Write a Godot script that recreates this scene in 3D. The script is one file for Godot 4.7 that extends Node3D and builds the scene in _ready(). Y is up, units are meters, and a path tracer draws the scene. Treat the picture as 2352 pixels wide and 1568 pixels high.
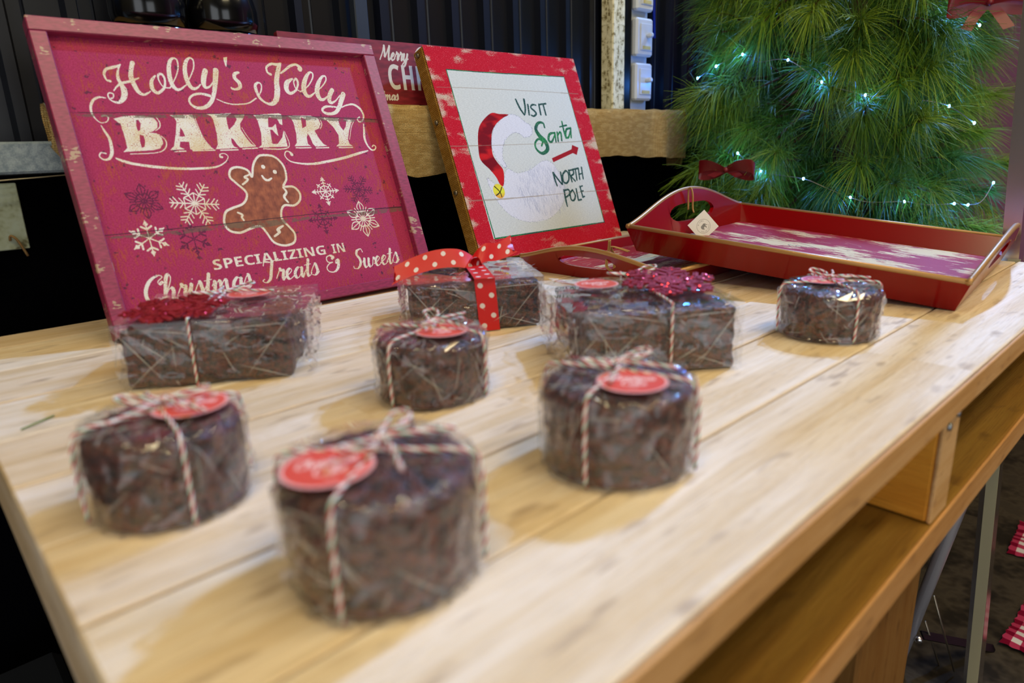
extends Node3D
# A pallet bench of wrapped fruit cakes in front of festive signs, trays and a pine tree.
const T := 0.90                     # height of the bench top
var HOLLY := [[750,3279,33,711,3300,22,706,3379,30,752,3439,35,834,3465,36,919,3498,19],[921,3506,17,877,3430,25,851,3327,41,865,3255,47,882,3167,72,860,3079,66,797,3008,41,733,3007,22,686,3046,16,682,3104,16,712,3126,16,745,3105,16,728,3062,16,701,3054,19],[764,3157,16,809,3209,22,871,3255,30,983,3288,33,1101,3337,14],[1072,3536,56,1031,3438,53,1007,3334,61,1021,3231,59,1051,3143,51,1111,3115,31,1196,3162,14],[1305,3376,20,1241,3298,43,1227,3193,52,1279,3141,40,1373,3212,32,1411,3320,26,1399,3392,32,1355,3396,32,1333,3340,20,1350,3257,15,1382,3220,15,1450,3215,15],[1450,3215,15,1562,3372,15,1623,3498,18,1637,3607,21,1594,3632,27,1538,3578,47,1497,3461,56,1482,3307,59,1512,3209,50,1574,3200,30,1661,3260,15],[1659,3252,15,1751,3380,15,1828,3509,18,1850,3620,21,1807,3648,27,1743,3582,48,1701,3456,57,1697,3316,60,1731,3224,51,1798,3226,30,1864,3283,15],[1976,3477,68,1933,3388,71,1904,3292,62,1919,3237,40,1985,3260,22,2073,3362,16],[2123,3489,76,2072,3330,69,2014,3169,56,1942,3040,53,1845,2960,52,1737,2943,42,1662,2989,33,1656,3066,27,1728,3127,30,1835,3145,34,1955,3117,40],[2026,3074,12,2121,3028,16,2224,3005,16,2360,3009,16,2470,3030,20,2593,3102,20],[645,3057,11,573,3065,24,503,3028,29,452,2942,29,446,2843,21,477,2772,13,517,2737,13,582,2751,13,613,2801,13,583,2829,21,537,2818,13],[508,2701,11,528,2630,26,556,2543,32,556,2443,37,538,2344,40,490,2274,32,427,2269,18,395,2313,16,424,2355,16,476,2343,16],[571,2278,19,643,2239,35,761,2198,35,985,2151,36,1249,2116,35,1529,2102,33,1753,2114,24,1889,2171,15,1956,2248,12,1923,2297,12,1861,2291,15,1851,2255,25,1877,2251,31],[1174,2809,11,1197,2742,14,1180,2674,14,1113,2626,8],[1142,2578,11,1201,2517,14,1205,2441,17,1149,2368,14,1032,2334,14,742,2328,11],[1665,2834,9,1665,2725,12,1699,2522,12,1761,2396,9],[1280,2344,14,1429,2347,15],[1515,2349,15,1809,2349,15],[2437,3475,33,2378,3452,49,2361,3390,52,2404,3326,58,2402,3261,49,2345,3227,35,2290,3230,32,2272,3249,22],[2914,3472,41,2872,3504,31,2882,3580,31,2968,3632,38,3053,3628,45,3129,3653,24],[3091,3628,59,3031,3503,69,2975,3364,76,2948,3228,86,2892,3091,78,2813,3023,58,2730,3030,34,2651,3103,40,2625,3219,46,2637,3302,40,2691,3337,27,2724,3305,20,2700,3221,20,2652,3153,17],[3076,3496,24,3150,3543,31,3260,3617,39,3358,3645,39,3413,3599,61,3399,3569,72],[3238,3418,25,3135,3353,70,3098,3250,70,3138,3191,49,3239,3237,32,3306,3342,32,3298,3420,35,3247,3375,21,3250,3271,18,3316,3222,18],[3316,3222,18,3461,3313,18,3572,3440,22,3595,3520,26,3542,3527,36,3446,3417,65,3380,3276,75,3392,3171,64,3451,3155,40,3541,3210,18],[3541,3210,18,3681,3303,18,3790,3413,22,3800,3482,26,3740,3470,37,3644,3355,66,3588,3229,77,3600,3124,66,3661,3107,40,3753,3163,19],[3856,3264,67,3791,3181,71,3755,3091,63,3783,3056,45,3867,3094,22,3973,3186,19],[4033,3202,76,3965,3095,76,3893,2986,68,3810,2905,56,3706,2877,48,3617,2898,44,3594,2947,36,3664,2992,37,3779,2994,30,3864,2986,19],[3942,2987,19,4042,3024,23,4165,3035,35,4265,2963,39,4292,2853,31,4246,2770,19,4180,2752,19,4163,2797,19,4214,2831,23],[4250,2715,19,4226,2605,35,4196,2476,39,4213,2366,31,4262,2291,27,4324,2289,23,4359,2334,20,4326,2363,20,4293,2336,19],[2894,2255,48,2863,2298,20,2811,2297,17,2784,2234,17,2840,2156,17,2968,2117,24,3178,2099,35,3464,2130,40,3766,2180,41,4043,2243,38,4195,2275,19],[1880,2347,15,2127,2347,16],[2193,2358,16,2411,2364,16],[2262,2666,10,2311,2527,10,2387,2392,10],[2903,2847,10,2871,2703,14],[2881,2602,10,2873,2362,14,2489,2350,16],[2993,2352,16,3234,2351,16],[3314,2343,16,3527,2343,16],[3698,2338,17,3941,2335,17],[4094,2770,11,4011,2661,11,3921,2463,11],[3500,2806,11,3517,2718,14,3466,2639,11]]
var BAKE := [[2276,3685,2337,3697,2288,3552,2272,3548],[667,2789,762,2816,894,2831,1050,2824,1138,2802,1170,2742,1151,2667,1077,2616,1035,2609,1125,2593,1171,2532,1168,2457,1114,2391,1028,2371,673,2356,731,2410,735,2555,730,2714],[1340,2840,1640,2852,1657,2694,1695,2507,1743,2412,1798,2367,1517,2357,1485,2373,1497,2472,1386,2479,1360,2407,1421,2372,1230,2365,1294,2424,1358,2589,1409,2756,1389,2817],[1827,2858,2170,2876,2085,2819,2074,2723,2073,2635,2163,2707,2224,2787,2200,2844,2355,2861,2324,2804,2254,2723,2239,2642,2280,2528,2332,2429,2393,2387,2159,2377,2131,2418,2098,2499,2072,2516,2062,2452,2078,2395,2133,2370,1817,2363,1864,2425,1891,2582,1897,2771,1881,2827],[2474,2853,2866,2880,2904,2864,2867,2703,2838,2720,2819,2804,2705,2821,2684,2804,2654,2671,2713,2671,2778,2721,2768,2536,2735,2570,2701,2629,2668,2629,2643,2422,2727,2420,2823,2519,2869,2619,2868,2374,2421,2370,2481,2409,2519,2573,2520,2755,2506,2820],[2986,2847,3361,2849,3478,2806,3498,2718,3450,2648,3366,2614,3403,2491,3451,2403,3507,2370,3310,2362,3277,2407,3262,2511,3241,2563,3208,2512,3196,2409,3232,2377,2973,2377,3024,2430,3054,2566,3060,2737,3038,2813],[3501,2823,3839,2806,3814,2788,3820,2681,3857,2609,3918,2680,3955,2770,3914,2797,4087,2779,4033,2734,3955,2607,3892,2464,3899,2392,3948,2358,3656,2359,3718,2405,3748,2538,3699,2664,3617,2770]]
var BAKE_HOLES := [[925,2772,951,2772,966,2728,937,2639,908,2625,906,2699],[916,2581,958,2566,961,2499,934,2419,898,2405,900,2493],[1436,2672,1454,2634,1468,2550,1396,2546],[3200,2822,3271,2788,3250,2684,3177,2650]]
var COOKIE := [[2434,2258,2615,2230,2718,2083,2706,1893,2634,1786,2776,1770,2848,1675,2822,1565,2713,1494,2570,1506,2501,1434,2475,1311,2544,1193,2602,1077,2557,955,2404,927,2264,991,2197,1138,2133,1237,1993,1222,1833,1179,1700,1224,1658,1333,1711,1476,1811,1526,1971,1573,2053,1657,2064,1748,1965,1876,1903,1970,1946,2073,2056,2098,2176,2047,2211,1953,2268,2104,2343,2209]]
var ICING := [[2411,2088,56,2414,2084,56],[2562,2008,57,2564,2005,57],[2359,1957,25,2390,1902,34,2440,1890,34,2489,1918,25],[2183,1985,21,2105,1952,30,2142,1914,30,2046,1846,27],[2620,1771,25,2651,1699,35,2599,1630,38,2638,1542,25],[1875,1461,23,1930,1425,30,1914,1391,29,1930,1341,24],[2460,1212,25,2370,1165,43,2385,1126,37,2294,1074,28]]
var SEAMS := [[202,2863,7,1607,2867,9,3118,2840,10,4537,2789,11],[211,1323,10,1613,1322,11,3019,1338,13,4561,1318,15]]
var BANDS := [[227,2829,34,1596,2825,51,1878,2835,41,4181,2782,66,4526,2753,38],[226,1289,24,925,1268,58,1632,1291,69,2186,1263,91,3005,1291,33,3717,1272,56,4549,1284,68]]
var FLAKES := [[1349,1631,311,0,1],[689,1231,236,1,1],[3266,1668,222,2,1],[3774,1189,283,3,1],[748,1709,228,3,0],[1212,1163,228,1,0],[3835,1655,242,0,0],[3103,1248,238,2,0]]
var VISIT := [[2091,3170,46,2140,2991,53,2219,2842,40],[2329,3177,54,2299,2992,47,2233,2848,33],[2400,3063,51,2360,2843,44],[2638,3061,31,2542,3071,38,2466,3009,41,2539,2937,48,2578,2873,45,2486,2820,41,2408,2843,30],[2734,3079,45,2705,2844,45],[2762,3080,35,2959,3101,42],[2863,3087,45,2861,2845,45],[2596,1577,52,2593,1431,52,2610,1284,41],[2600,1577,45,2680,1440,45,2771,1311,42],[2824,1574,42,2802,1433,42,2781,1304,38],[2994,1606,42,2870,1518,46,2837,1372,45,2919,1331,42,3027,1419,43,3050,1552,43,2994,1606,42],[3093,1607,46,3102,1349,43],[3090,1601,36,3223,1606,43,3215,1522,43,3092,1475,32],[3109,1474,36,3211,1360,43],[3205,1616,36,3412,1639,40],[3315,1629,43,3270,1374,40],[3416,1639,44,3365,1380,40],[3528,1651,44,3481,1391,40],[3378,1501,33,3506,1518,33],[2780,1183,49,2755,993,49,2745,829,38],[2776,1175,35,2924,1182,42,2915,1084,42,2756,1017,31],[3045,1173,39,2941,1097,42,2923,964,42,3001,943,42,3083,1041,43,3045,1173,39],[3167,1185,43,3140,931,43],[3140,931,36,3248,938,43],[3310,1232,43,3309,990,40],[3296,1221,32,3402,1241,33],[3288,1113,29,3384,1130,33],[3298,985,33,3377,1003,36]]
var NAME_GREEN := [[2714,2571,42,2702,2668,48,2557,2669,62,2441,2544,88,2486,2399,109,2623,2250,117,2618,2089,96,2437,2008,68,2300,2099,54,2302,2229,47,2436,2321,48,2534,2261,48,2469,2166,41],[2965,2450,42,2813,2423,56,2732,2297,62,2814,2254,49,2965,2405,35],[2982,2450,49,2943,2242,42],[3061,2458,46,3016,2255,46],[3054,2386,25,3139,2462,43,3170,2432,46,3132,2271,43],[3302,2702,43,3284,2460,50,3288,2316,32],[3186,2582,25,3425,2619,40],[3502,2549,44,3377,2520,51,3298,2376,58,3377,2344,43,3517,2518,37],[3527,2555,51,3459,2330,44]]
var ARROW := [[2678,1893,3365,2072,3426,2170,3608,2104,3488,1940,3375,1986,2689,1805]]
var CAP := [[1302,2872,1513,2859,1765,2846,1592,2776,1365,2652,1200,2489,1104,2272,1052,2029,1116,1864,1208,1723,1184,1560,1103,1387,1026,1420,975,1572,861,1740,714,1908,712,2095,827,2467,989,2681]]
var BRIM := [[1804,2852,2018,2819,2168,2705,2320,2589,2274,2417,2040,2363,1919,2451,1732,2453,1498,2318,1365,2156,1286,1938,1334,1771,1227,1776,1110,1946,1083,2164,1124,2326,1255,2543,1457,2707]]
var FLUFF := [[1314,1717,1573,1620,1977,1683,2351,1837,2625,1810,2774,1553,2816,1255,2768,1110,2585,860,2170,638,1756,590,1392,634,1052,806,838,1096,753,1344,744,1559,918,1414,1081,1375]]
var BELL := [[950,1290,293,953,1287,293]]
var CRACKS := [[127,3369,14,1133,3382,15,2615,3370,14,4101,3350,19],[67,2220,23,1423,2215,13,2580,2222,14,4117,2255,27],[148,1154,23,849,1127,30,1763,1116,19,2981,1109,14,4201,1089,23]]
var WIRES := [[Vector3(1.717,1.276,-1.077),Vector3(1.654,1.294,-0.985),Vector3(1.621,1.310,-0.895),Vector3(1.613,1.288,-0.851),Vector3(1.611,1.284,-0.775),Vector3(1.623,1.230,-0.698),Vector3(1.655,1.197,-0.613),Vector3(1.673,1.193,-0.581)],[Vector3(1.621,1.079,-0.893),Vector3(1.611,1.035,-0.822),Vector3(1.618,1.018,-0.719),Vector3(1.632,0.996,-0.668),Vector3(1.651,0.975,-0.621),Vector3(1.672,0.964,-0.583),Vector3(1.715,0.964,-0.526),Vector3(1.752,0.955,-0.489),Vector3(1.806,0.955,-0.450),Vector3(1.842,0.950,-0.431),Vector3(1.881,0.956,-0.414),Vector3(1.914,0.996,-0.404)],[Vector3(1.723,1.181,-0.517),Vector3(1.767,1.167,-0.477),Vector3(1.826,1.130,-0.439)],[Vector3(1.759,1.363,-0.484),Vector3(1.781,1.344,-0.467),Vector3(1.805,1.329,-0.451)]]
var LEDS := [Vector3(1.717,1.276,-1.077),Vector3(1.654,1.294,-0.985),Vector3(1.621,1.310,-0.895),Vector3(1.611,1.284,-0.775),Vector3(1.623,1.230,-0.698),Vector3(1.655,1.197,-0.613),Vector3(1.621,1.079,-0.893),Vector3(1.611,1.035,-0.822),Vector3(1.618,1.018,-0.719),Vector3(1.651,0.975,-0.621),Vector3(1.715,0.964,-0.526),Vector3(1.806,0.955,-0.450),Vector3(1.842,0.950,-0.431),Vector3(1.914,0.996,-0.404),Vector3(1.767,1.167,-0.477),Vector3(1.826,1.130,-0.439),Vector3(1.759,1.363,-0.484),Vector3(1.805,1.329,-0.451)]

var taken := {}
var M := {}
var rng := RandomNumberGenerator.new()

# ---------------------------------------------------------------- helpers: nodes
func numbered(n: String) -> String:
	if not taken.has(n):
		taken[n] = 0
		return n
	taken[n] += 1
	return "%s_%03d" % [n, taken[n]]

func thing(called: String, label: String, category: String, at := Vector3.ZERO, group := "") -> Node3D:
	var o := Node3D.new()
	o.name = numbered(called)
	add_child(o)
	o.position = at
	tag(o, label, category, group)
	return o

func tag(o: Node, label: String, category: String, group := "") -> void:
	o.set_meta("label", label)
	o.set_meta("category", category)
	if group != "":
		o.set_meta("group", group)

func part(parent: Node, called: String, mesh: Mesh, mat: Material, at := Vector3.ZERO, basis_ := Basis()) -> MeshInstance3D:
	var o := MeshInstance3D.new()
	o.name = called
	o.mesh = mesh
	o.material_override = mat
	o.transform = Transform3D(basis_, at)
	parent.add_child(o, true)
	return o

func struct(called: String, mesh: Mesh, mat: Material, at := Vector3.ZERO, basis_ := Basis()) -> MeshInstance3D:
	var o := part(self, called, mesh, mat, at, basis_)
	o.set_meta("kind", "structure")
	return o

# ---------------------------------------------------------------- helpers: shapes
func begin(smooth := false) -> SurfaceTool:
	var s := SurfaceTool.new()
	s.begin(Mesh.PRIMITIVE_TRIANGLES)
	s.set_smooth_group(0 if smooth else -1)
	return s

func finish(s: SurfaceTool) -> ArrayMesh:
	s.generate_normals()
	return s.commit()

func tri(s: SurfaceTool, a: Vector3, b: Vector3, c: Vector3, ua := Vector2.ZERO, ub := Vector2.ZERO, uc := Vector2.ZERO) -> void:
	s.set_uv(ua)
	s.add_vertex(a)
	s.set_uv(ub)
	s.add_vertex(b)
	s.set_uv(uc)
	s.add_vertex(c)

func quad(s: SurfaceTool, a: Vector3, b: Vector3, c: Vector3, d: Vector3, u0 := Vector2(0, 1), u1 := Vector2(0, 0), u2 := Vector2(1, 0), u3 := Vector2(1, 1)) -> void:
	tri(s, a, b, c, u0, u1, u2)
	tri(s, a, c, d, u0, u2, u3)

func put_box(s: SurfaceTool, lo: Vector3, hi: Vector3, c := 0.0) -> void:
	# a box with chamfered edges; faces run clockwise seen from outside
	var m := (lo + hi) / 2.0
	var h := (hi - lo) / 2.0
	c = minf(c, minf(h.x, minf(h.y, h.z)) * 0.9)
	for ax in 3:
		var bx := (ax + 1) % 3
		var cx := (ax + 2) % 3
		for sg in [-1.0, 1.0]:
			var p := []
			for q in [[-1, -1], [-1, 1], [1, 1], [1, -1]]:
				var v := Vector3.ZERO
				v[ax] = sg * h[ax]
				v[bx] = q[0] * (h[bx] - c)
				v[cx] = q[1] * (h[cx] - c)
				p.append(m + v)
			if sg > 0:
				quad(s, p[0], p[1], p[2], p[3])
			else:
				quad(s, p[3], p[2], p[1], p[0])
		if c > 0.0:
			for s1 in [-1.0, 1.0]:
				for s2 in [-1.0, 1.0]:
					var e := []
					for t in [-1.0, 1.0]:
						var v1 := Vector3.ZERO
						v1[ax] = t * (h[ax] - c)
						v1[bx] = s1 * h[bx]
						v1[cx] = s2 * (h[cx] - c)
						var v2 := Vector3.ZERO
						v2[ax] = t * (h[ax] - c)
						v2[bx] = s1 * (h[bx] - c)
						v2[cx] = s2 * h[cx]
						e.append([m + v1, m + v2])
					if s1 * s2 > 0:
						quad(s, e[0][0], e[0][1], e[1][1], e[1][0])
					else:
						quad(s, e[1][0], e[1][1], e[0][1], e[0][0])
	if c > 0.0:
		for sx in [-1.0, 1.0]:
			for sy in [-1.0, 1.0]:
				for sz in [-1.0, 1.0]:
					var a := m + Vector3(sx * h.x, sy * (h.y - c), sz * (h.z - c))
					var b := m + Vector3(sx * (h.x - c), sy * h.y, sz * (h.z - c))
					var d := m + Vector3(sx * (h.x - c), sy * (h.y - c), sz * h.z)
					if sx * sy * sz > 0:
						tri(s, a, d, b)
					else:
						tri(s, a, b, d)

func box(size: Vector3, c := 0.0) -> ArrayMesh:
	var s := begin()
	put_box(s, -size / 2.0, size / 2.0, c)
	return finish(s)

func put_grid(s: SurfaceTool, rows: Array, u_len := 1.0, v_len := 1.0, flip := false) -> void:
	var n := rows.size()
	for i in n - 1:
		var a: PackedVector3Array = rows[i]
		var b: PackedVector3Array = rows[i + 1]
		var k := a.size()
		for j in k - 1:
			var u0 := u_len * j / (k - 1)
			var u1 := u_len * (j + 1) / (k - 1)
			var v0 := v_len * i / (n - 1)
			var v1 := v_len * (i + 1) / (n - 1)
			if flip:
				quad(s, a[j + 1], b[j + 1], b[j], a[j], Vector2(u1, v0), Vector2(u1, v1), Vector2(u0, v1), Vector2(u0, v0))
			else:
				quad(s, a[j], b[j], b[j + 1], a[j + 1], Vector2(u0, v0), Vector2(u0, v1), Vector2(u1, v1), Vector2(u1, v0))

func put_tube(s: SurfaceTool, path: Array, radius: Variant, sides := 8, pitch := 1.0) -> void:
	var n := path.size()
	var up := Vector3.UP
	var rows := []
	var along := 0.0
	var lens := []
	for i in n:
		var d: Vector3 = (path[mini(i + 1, n - 1)] - path[maxi(i - 1, 0)]).normalized()
		var side := d.cross(up)
		if side.length() < 0.05:
			side = d.cross(Vector3.RIGHT)
		side = side.normalized()
		up = side.cross(d).normalized()
		var r: float = radius[i] if radius is Array else radius
		var row := PackedVector3Array()
		for k in sides + 1:
			var t := TAU * k / sides
			row.append(path[i] + (side * cos(t) + up * sin(t)) * r)
		rows.append(row)
		if i > 0:
			along += path[i].distance_to(path[i - 1])
		lens.append(along / pitch)
	for i in n - 1:
		for k in sides:
			quad(s, rows[i][k], rows[i + 1][k], rows[i + 1][k + 1], rows[i][k + 1], Vector2(lens[i], float(k) / sides), Vector2(lens[i + 1], float(k) / sides), Vector2(lens[i + 1], float(k + 1) / sides), Vector2(lens[i], float(k + 1) / sides))
	for e in [0, n - 1]:
		for k in sides:
			if e == 0:
				tri(s, path[e], rows[e][k], rows[e][k + 1])
			else:
				tri(s, path[e], rows[e][k + 1], rows[e][k])

func tube(path: Array, radius: Variant, sides := 8, pitch := 1.0) -> ArrayMesh:
	var s := begin(true)
	put_tube(s, path, radius, sides, pitch)
	return finish(s)

func lathe(profile: Array, sides := 24, squash := 1.0) -> ArrayMesh:
	var s := begin(true)
	var rows := []
	for p in profile:
		var row := PackedVector3Array()
		for k in sides + 1:
			var t := TAU * k / sides
			row.append(Vector3(p[0] * cos(t), p[1], p[0] * sin(t) * squash))
		rows.append(row)
	put_grid(s, rows, 1, 1, true)
	return finish(s)

func put_prism(s: SurfaceTool, poly: PackedVector2Array, z0: float, z1: float) -> void:
	var ix := Geometry2D.triangulate_polygon(poly)
	var area := 0.0
	for i in poly.size():
		area += poly[i].cross(poly[(i + 1) % poly.size()])
	for i in range(0, ix.size(), 3):
		var p: Vector2 = poly[ix[i]]
		var q: Vector2 = poly[ix[i + 1]]
		var r: Vector2 = poly[ix[i + 2]]
		if (q - p).cross(r - p) > 0:
			var w := q
			q = r
			r = w
		tri(s, Vector3(p.x, p.y, z1), Vector3(q.x, q.y, z1), Vector3(r.x, r.y, z1), p, q, r)
		tri(s, Vector3(p.x, p.y, z0), Vector3(r.x, r.y, z0), Vector3(q.x, q.y, z0), p, r, q)
	for i in poly.size():
		var a := poly[i]
		var b := poly[(i + 1) % poly.size()]
		if area < 0:
			quad(s, Vector3(a.x, a.y, z0), Vector3(b.x, b.y, z0), Vector3(b.x, b.y, z1), Vector3(a.x, a.y, z1))
		else:
			quad(s, Vector3(a.x, a.y, z1), Vector3(b.x, b.y, z1), Vector3(b.x, b.y, z0), Vector3(a.x, a.y, z0))

func smooth_path(p: Array, steps := 6, closed := false) -> Array:
	var out := []
	var n := p.size()
	for i in (n if closed else n - 1):
		var p0 = p[(i - 1 + n) % n] if closed or i > 0 else p[i]
		var p1 = p[i]
		var p2 = p[(i + 1) % n]
		var p3 = p[(i + 2) % n] if closed or i + 2 < n else p2
		for k in steps:
			var t := float(k) / steps
			out.append(0.5 * (2.0 * p1 + (p2 - p0) * t + (2.0 * p0 - 5.0 * p1 + 4.0 * p2 - p3) * t * t + (3.0 * p1 - p0 - 3.0 * p2 + p3) * t * t * t))
	if not closed:
		out.append(p[n - 1])
	return out

# ---------------------------------------------------------------- helpers: print, drawn into masks
func mask(w: int, h: int) -> Image:
	var im := Image.create(w, h, false, Image.FORMAT_L8)
	im.fill(Color.BLACK)
	return im

func disc(im: Image, x: float, y: float, r: float, v := 1.0) -> void:
	var c := Color(v, v, v)
	for dy in range(int(floor(-r)), int(ceil(r)) + 1):
		var q := r * r - dy * dy
		if q < 0:
			continue
		var e := sqrt(q)
		var x0 := int(round(x - e))
		im.fill_rect(Rect2i(x0, int(round(y)) + dy, maxi(1, int(round(x + e)) - x0), 1), c)

func pen(im: Image, p: Array, v := 1.0) -> void:
	# p: points (x, y, width) in pixels
	var q := smooth_path(p, 8)
	for i in q.size() - 1:
		var a: Vector3 = q[i]
		var b: Vector3 = q[i + 1]
		var n := maxi(1, int(Vector2(a.x - b.x, a.y - b.y).length() / maxf(1.0, minf(a.z, b.z) * 0.15)))
		for k in n:
			var c := a.lerp(b, float(k) / n)
			disc(im, c.x, c.y, maxf(0.6, c.z / 2.0), v)

func fill(im: Image, p: PackedVector2Array, v := 1.0) -> void:
	var y0 := 1 << 20
	var y1 := -1
	for q in p:
		y0 = mini(y0, int(floor(q.y)))
		y1 = maxi(y1, int(ceil(q.y)))
	for y in range(maxi(0, y0), mini(im.get_height() - 1, y1) + 1):
		var xs := []
		for i in p.size():
			var a := p[i]
			var b := p[(i + 1) % p.size()]
			if (a.y <= y) != (b.y <= y):
				xs.append(a.x + (y - a.y) / (b.y - a.y) * (b.x - a.x))
		xs.sort()
		for i in range(0, xs.size() - 1, 2):
			im.fill_rect(Rect2i(int(round(xs[i])), y, maxi(1, int(round(xs[i + 1])) - int(round(xs[i]))), 1), Color(v, v, v))

func curve(p: PackedVector2Array, steps := 5) -> PackedVector2Array:
	return PackedVector2Array(smooth_path(Array(p), steps, true))

func letters(im: Image, text: String, x: float, y: float, size: float, width: float, bold := false, serif := false, turn := 0.0, v := 1.0) -> void:
	# block letters from a system font, drawn with the baseline at (x, y), stretched to width
	var t := TextMesh.new()
	var f := SystemFont.new()
	f.font_names = PackedStringArray(["Droid Serif" if serif else "Droid Sans"])
	f.font_weight = 700 if bold else 400
	t.font = f
	t.font_size = 64
	t.pixel_size = 0.01
	t.depth = 0.0
	t.horizontal_alignment = HORIZONTAL_ALIGNMENT_LEFT
	t.text = text
	var a := t.get_mesh_arrays() if t.get_surface_count() > 0 else []
	if a.is_empty():
		return
	var vs: PackedVector3Array = a[Mesh.ARRAY_VERTEX]
	var ids: PackedInt32Array = a[Mesh.ARRAY_INDEX] if a[Mesh.ARRAY_INDEX] != null else PackedInt32Array(range(vs.size()))
	var lo := Vector2(1e9, 1e9)
	var hi := Vector2(-1e9, -1e9)
	for q in vs:
		lo = lo.min(Vector2(q.x, q.y))
		hi = hi.max(Vector2(q.x, q.y))
	var ky := size / (hi.y - lo.y)
	var kx := width / (hi.x - lo.x) if width > 0 else ky
	for i in range(0, ids.size(), 3):
		var p := PackedVector2Array()
		for k in 3:
			var w := vs[ids[i + k]]
			p.append(Vector2(x, y) + Vector2((w.x - lo.x) * kx, -(w.y - lo.y) * ky).rotated(turn))
		fill(im, p, v)

var GLYPH := {
	"C": [1.35, [1.25,1.5, 1.1,1.35, 1.02,1.6, 1.28,1.9, 1.0,2.05, .5,1.7, .25,1.0, .35,.3, .75,0, 1.1,.12, 1.4,.45]],
	"h": [.92, [-.1,.25, .25,.9, .45,1.7, .3,2.05, .15,1.7, .1,.8, .08,0], [.1,.4, .3,.85, .5,.95, .6,.7, .58,.25, .7,.0, .95,.3]],
	"r": [.62, [-.1,.25, .15,.95, .2,1.1, .28,.92, .46,.9, .4,.4, .45,.05, .65,.3]],
	"i": [.48, [-.1,.25, .2,1.0, .15,.3, .28,.02, .5,.3], [.27,1.4, .29,1.42]],
	"s": [.6, [-.1,.25, .25,1.1, .4,.7, .45,.3, .25,.0, .0,.1], [.25,0, .45,.1, .6,.3]],
	"t": [.55, [-.1,.25, .15,.8, .3,1.6, .2,.5, .25,.05, .4,.05, .55,.3], [0,1.1, .5,1.15]],
	"m": [1.35, [-.05,.6, .12,.95, .15,.6, .12,0], [.14,.4, .35,.9, .5,.9, .55,.5, .53,0], [.55,.4, .75,.9, .92,.9, .97,.4, 1.08,.02, 1.35,.3]],
	"a": [.85, [.6,.85, .35,1.0, .1,.6, .12,.15, .3,.0, .5,.3, .62,.9, .6,.3, .7,.02, .85,.3]],
	"e": [.62, [-.1,.25, .25,.5, .45,.8, .3,1.0, .1,.7, .1,.25, .3,0, .65,.3]],
	"T": [1.0, [.0,1.6, .1,1.95, .5,1.85, .9,2.0, 1.15,2.1], [.65,1.85, .55,1.0, .45,.3, .15,0, -.1,.2, .05,.35]],
	"S": [.95, [.95,1.7, .8,2.05, .45,1.9, .4,1.5, .65,1.0, .7,.5, .45,.05, .1,.1, .05,.35]],
	"w": [1.1, [-.05,.6, .12,.95, .1,.4, .22,.02, .42,.2, .52,.9, .5,.4, .62,.02, .85,.2, .95,.9, 1.1,.75]],
	"&": [1.4, [1.2,1.0, 1.0,.9, 1.05,1.2, 1.25,1.15, 1.1,.4, .7,0, .25,.15, .15,.6, .5,1.0, .75,1.05], [.6,1.0, .3,1.2, .3,1.65, .6,1.8, .85,1.6, .75,1.45]],
	"k": [.85, [-.1,.25, .25,.9, .45,1.7, .3,2.05, .15,1.7, .1,.8, .08,0], [.1,.4, .4,.85, .5,1.0, .25,.6, .5,.1, .85,.3]],
	"y": [.85, [-.05,.6, .12,.95, .1,.4, .25,.05, .5,.4, .62,.95, .5,-.3, .25,-.8, .0,-.6, .3,-.1, .85,.35]],
	"M": [1.6, [0,0, .25,1.0, .35,1.9, .55,1.0, .7,.4, .95,1.2, 1.15,1.9, 1.2,.8, 1.35,.0, 1.6,.3]],
}

func script_width(text: String) -> float:
	var w := 0.0
	for c in text:
		w += GLYPH[c][0] if GLYPH.has(c) else 0.5
	return w

func handwriting(im: Image, text: String, x: float, y: float, xh: float, width: float, thin: float, thick: float, slant := 0.25, v := 1.0) -> void:
	# joined lettering: broad on the way down, fine on the way up
	var k := width / (script_width(text) * xh)
	for c in text:
		if not GLYPH.has(c):
			x += 0.5 * xh * k
			continue
		var g: Array = GLYPH[c]
		for j in range(1, g.size()):
			var f: Array = g[j]
			var p := []
			for i in range(0, f.size(), 2):
				p.append(Vector2(x + (f[i] * k + f[i + 1] * slant) * xh, y - f[i + 1] * xh))
			var q := smooth_path(p, 8)
			for i in q.size() - 1:
				var d: Vector2 = q[i + 1] - q[i]
				var down := clampf(d.normalized().y * 1.2, 0.0, 1.0)
				var w := lerpf(thin, thick, down)
				var n := maxi(1, int(d.length() / maxf(0.8, w * 0.2)))
				for m in n:
					var z: Vector2 = q[i] + d * (float(m) / n)
					disc(im, z.x, z.y, maxf(0.6, w / 2.0), v)
		x += g[0] * xh * k

func noise_bytes(w: int, h: int, freq: float, sd: int, octaves := 4, stretch_x := 1.0, type := FastNoiseLite.TYPE_SIMPLEX_SMOOTH) -> PackedByteArray:
	# a grey noise picture; stretch_x > 1 draws it out along x
	var n := FastNoiseLite.new()
	n.noise_type = type
	n.seed = sd
	n.frequency = freq
	n.fractal_octaves = octaves
	var im := n.get_image(maxi(4, int(w / stretch_x)), h, false, false, true)
	if stretch_x != 1.0:
		im.resize(w, h, Image.INTERPOLATE_CUBIC)
	im.convert(Image.FORMAT_L8)
	return im.get_data()

func picture(w: int, h: int, bytes: PackedByteArray) -> ImageTexture:
	return ImageTexture.create_from_image(Image.create_from_data(w, h, false, Image.FORMAT_RGB8, bytes))

func grey(w: int, h: int, bytes: PackedByteArray) -> ImageTexture:
	return ImageTexture.create_from_image(Image.create_from_data(w, h, false, Image.FORMAT_L8, bytes))

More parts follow.
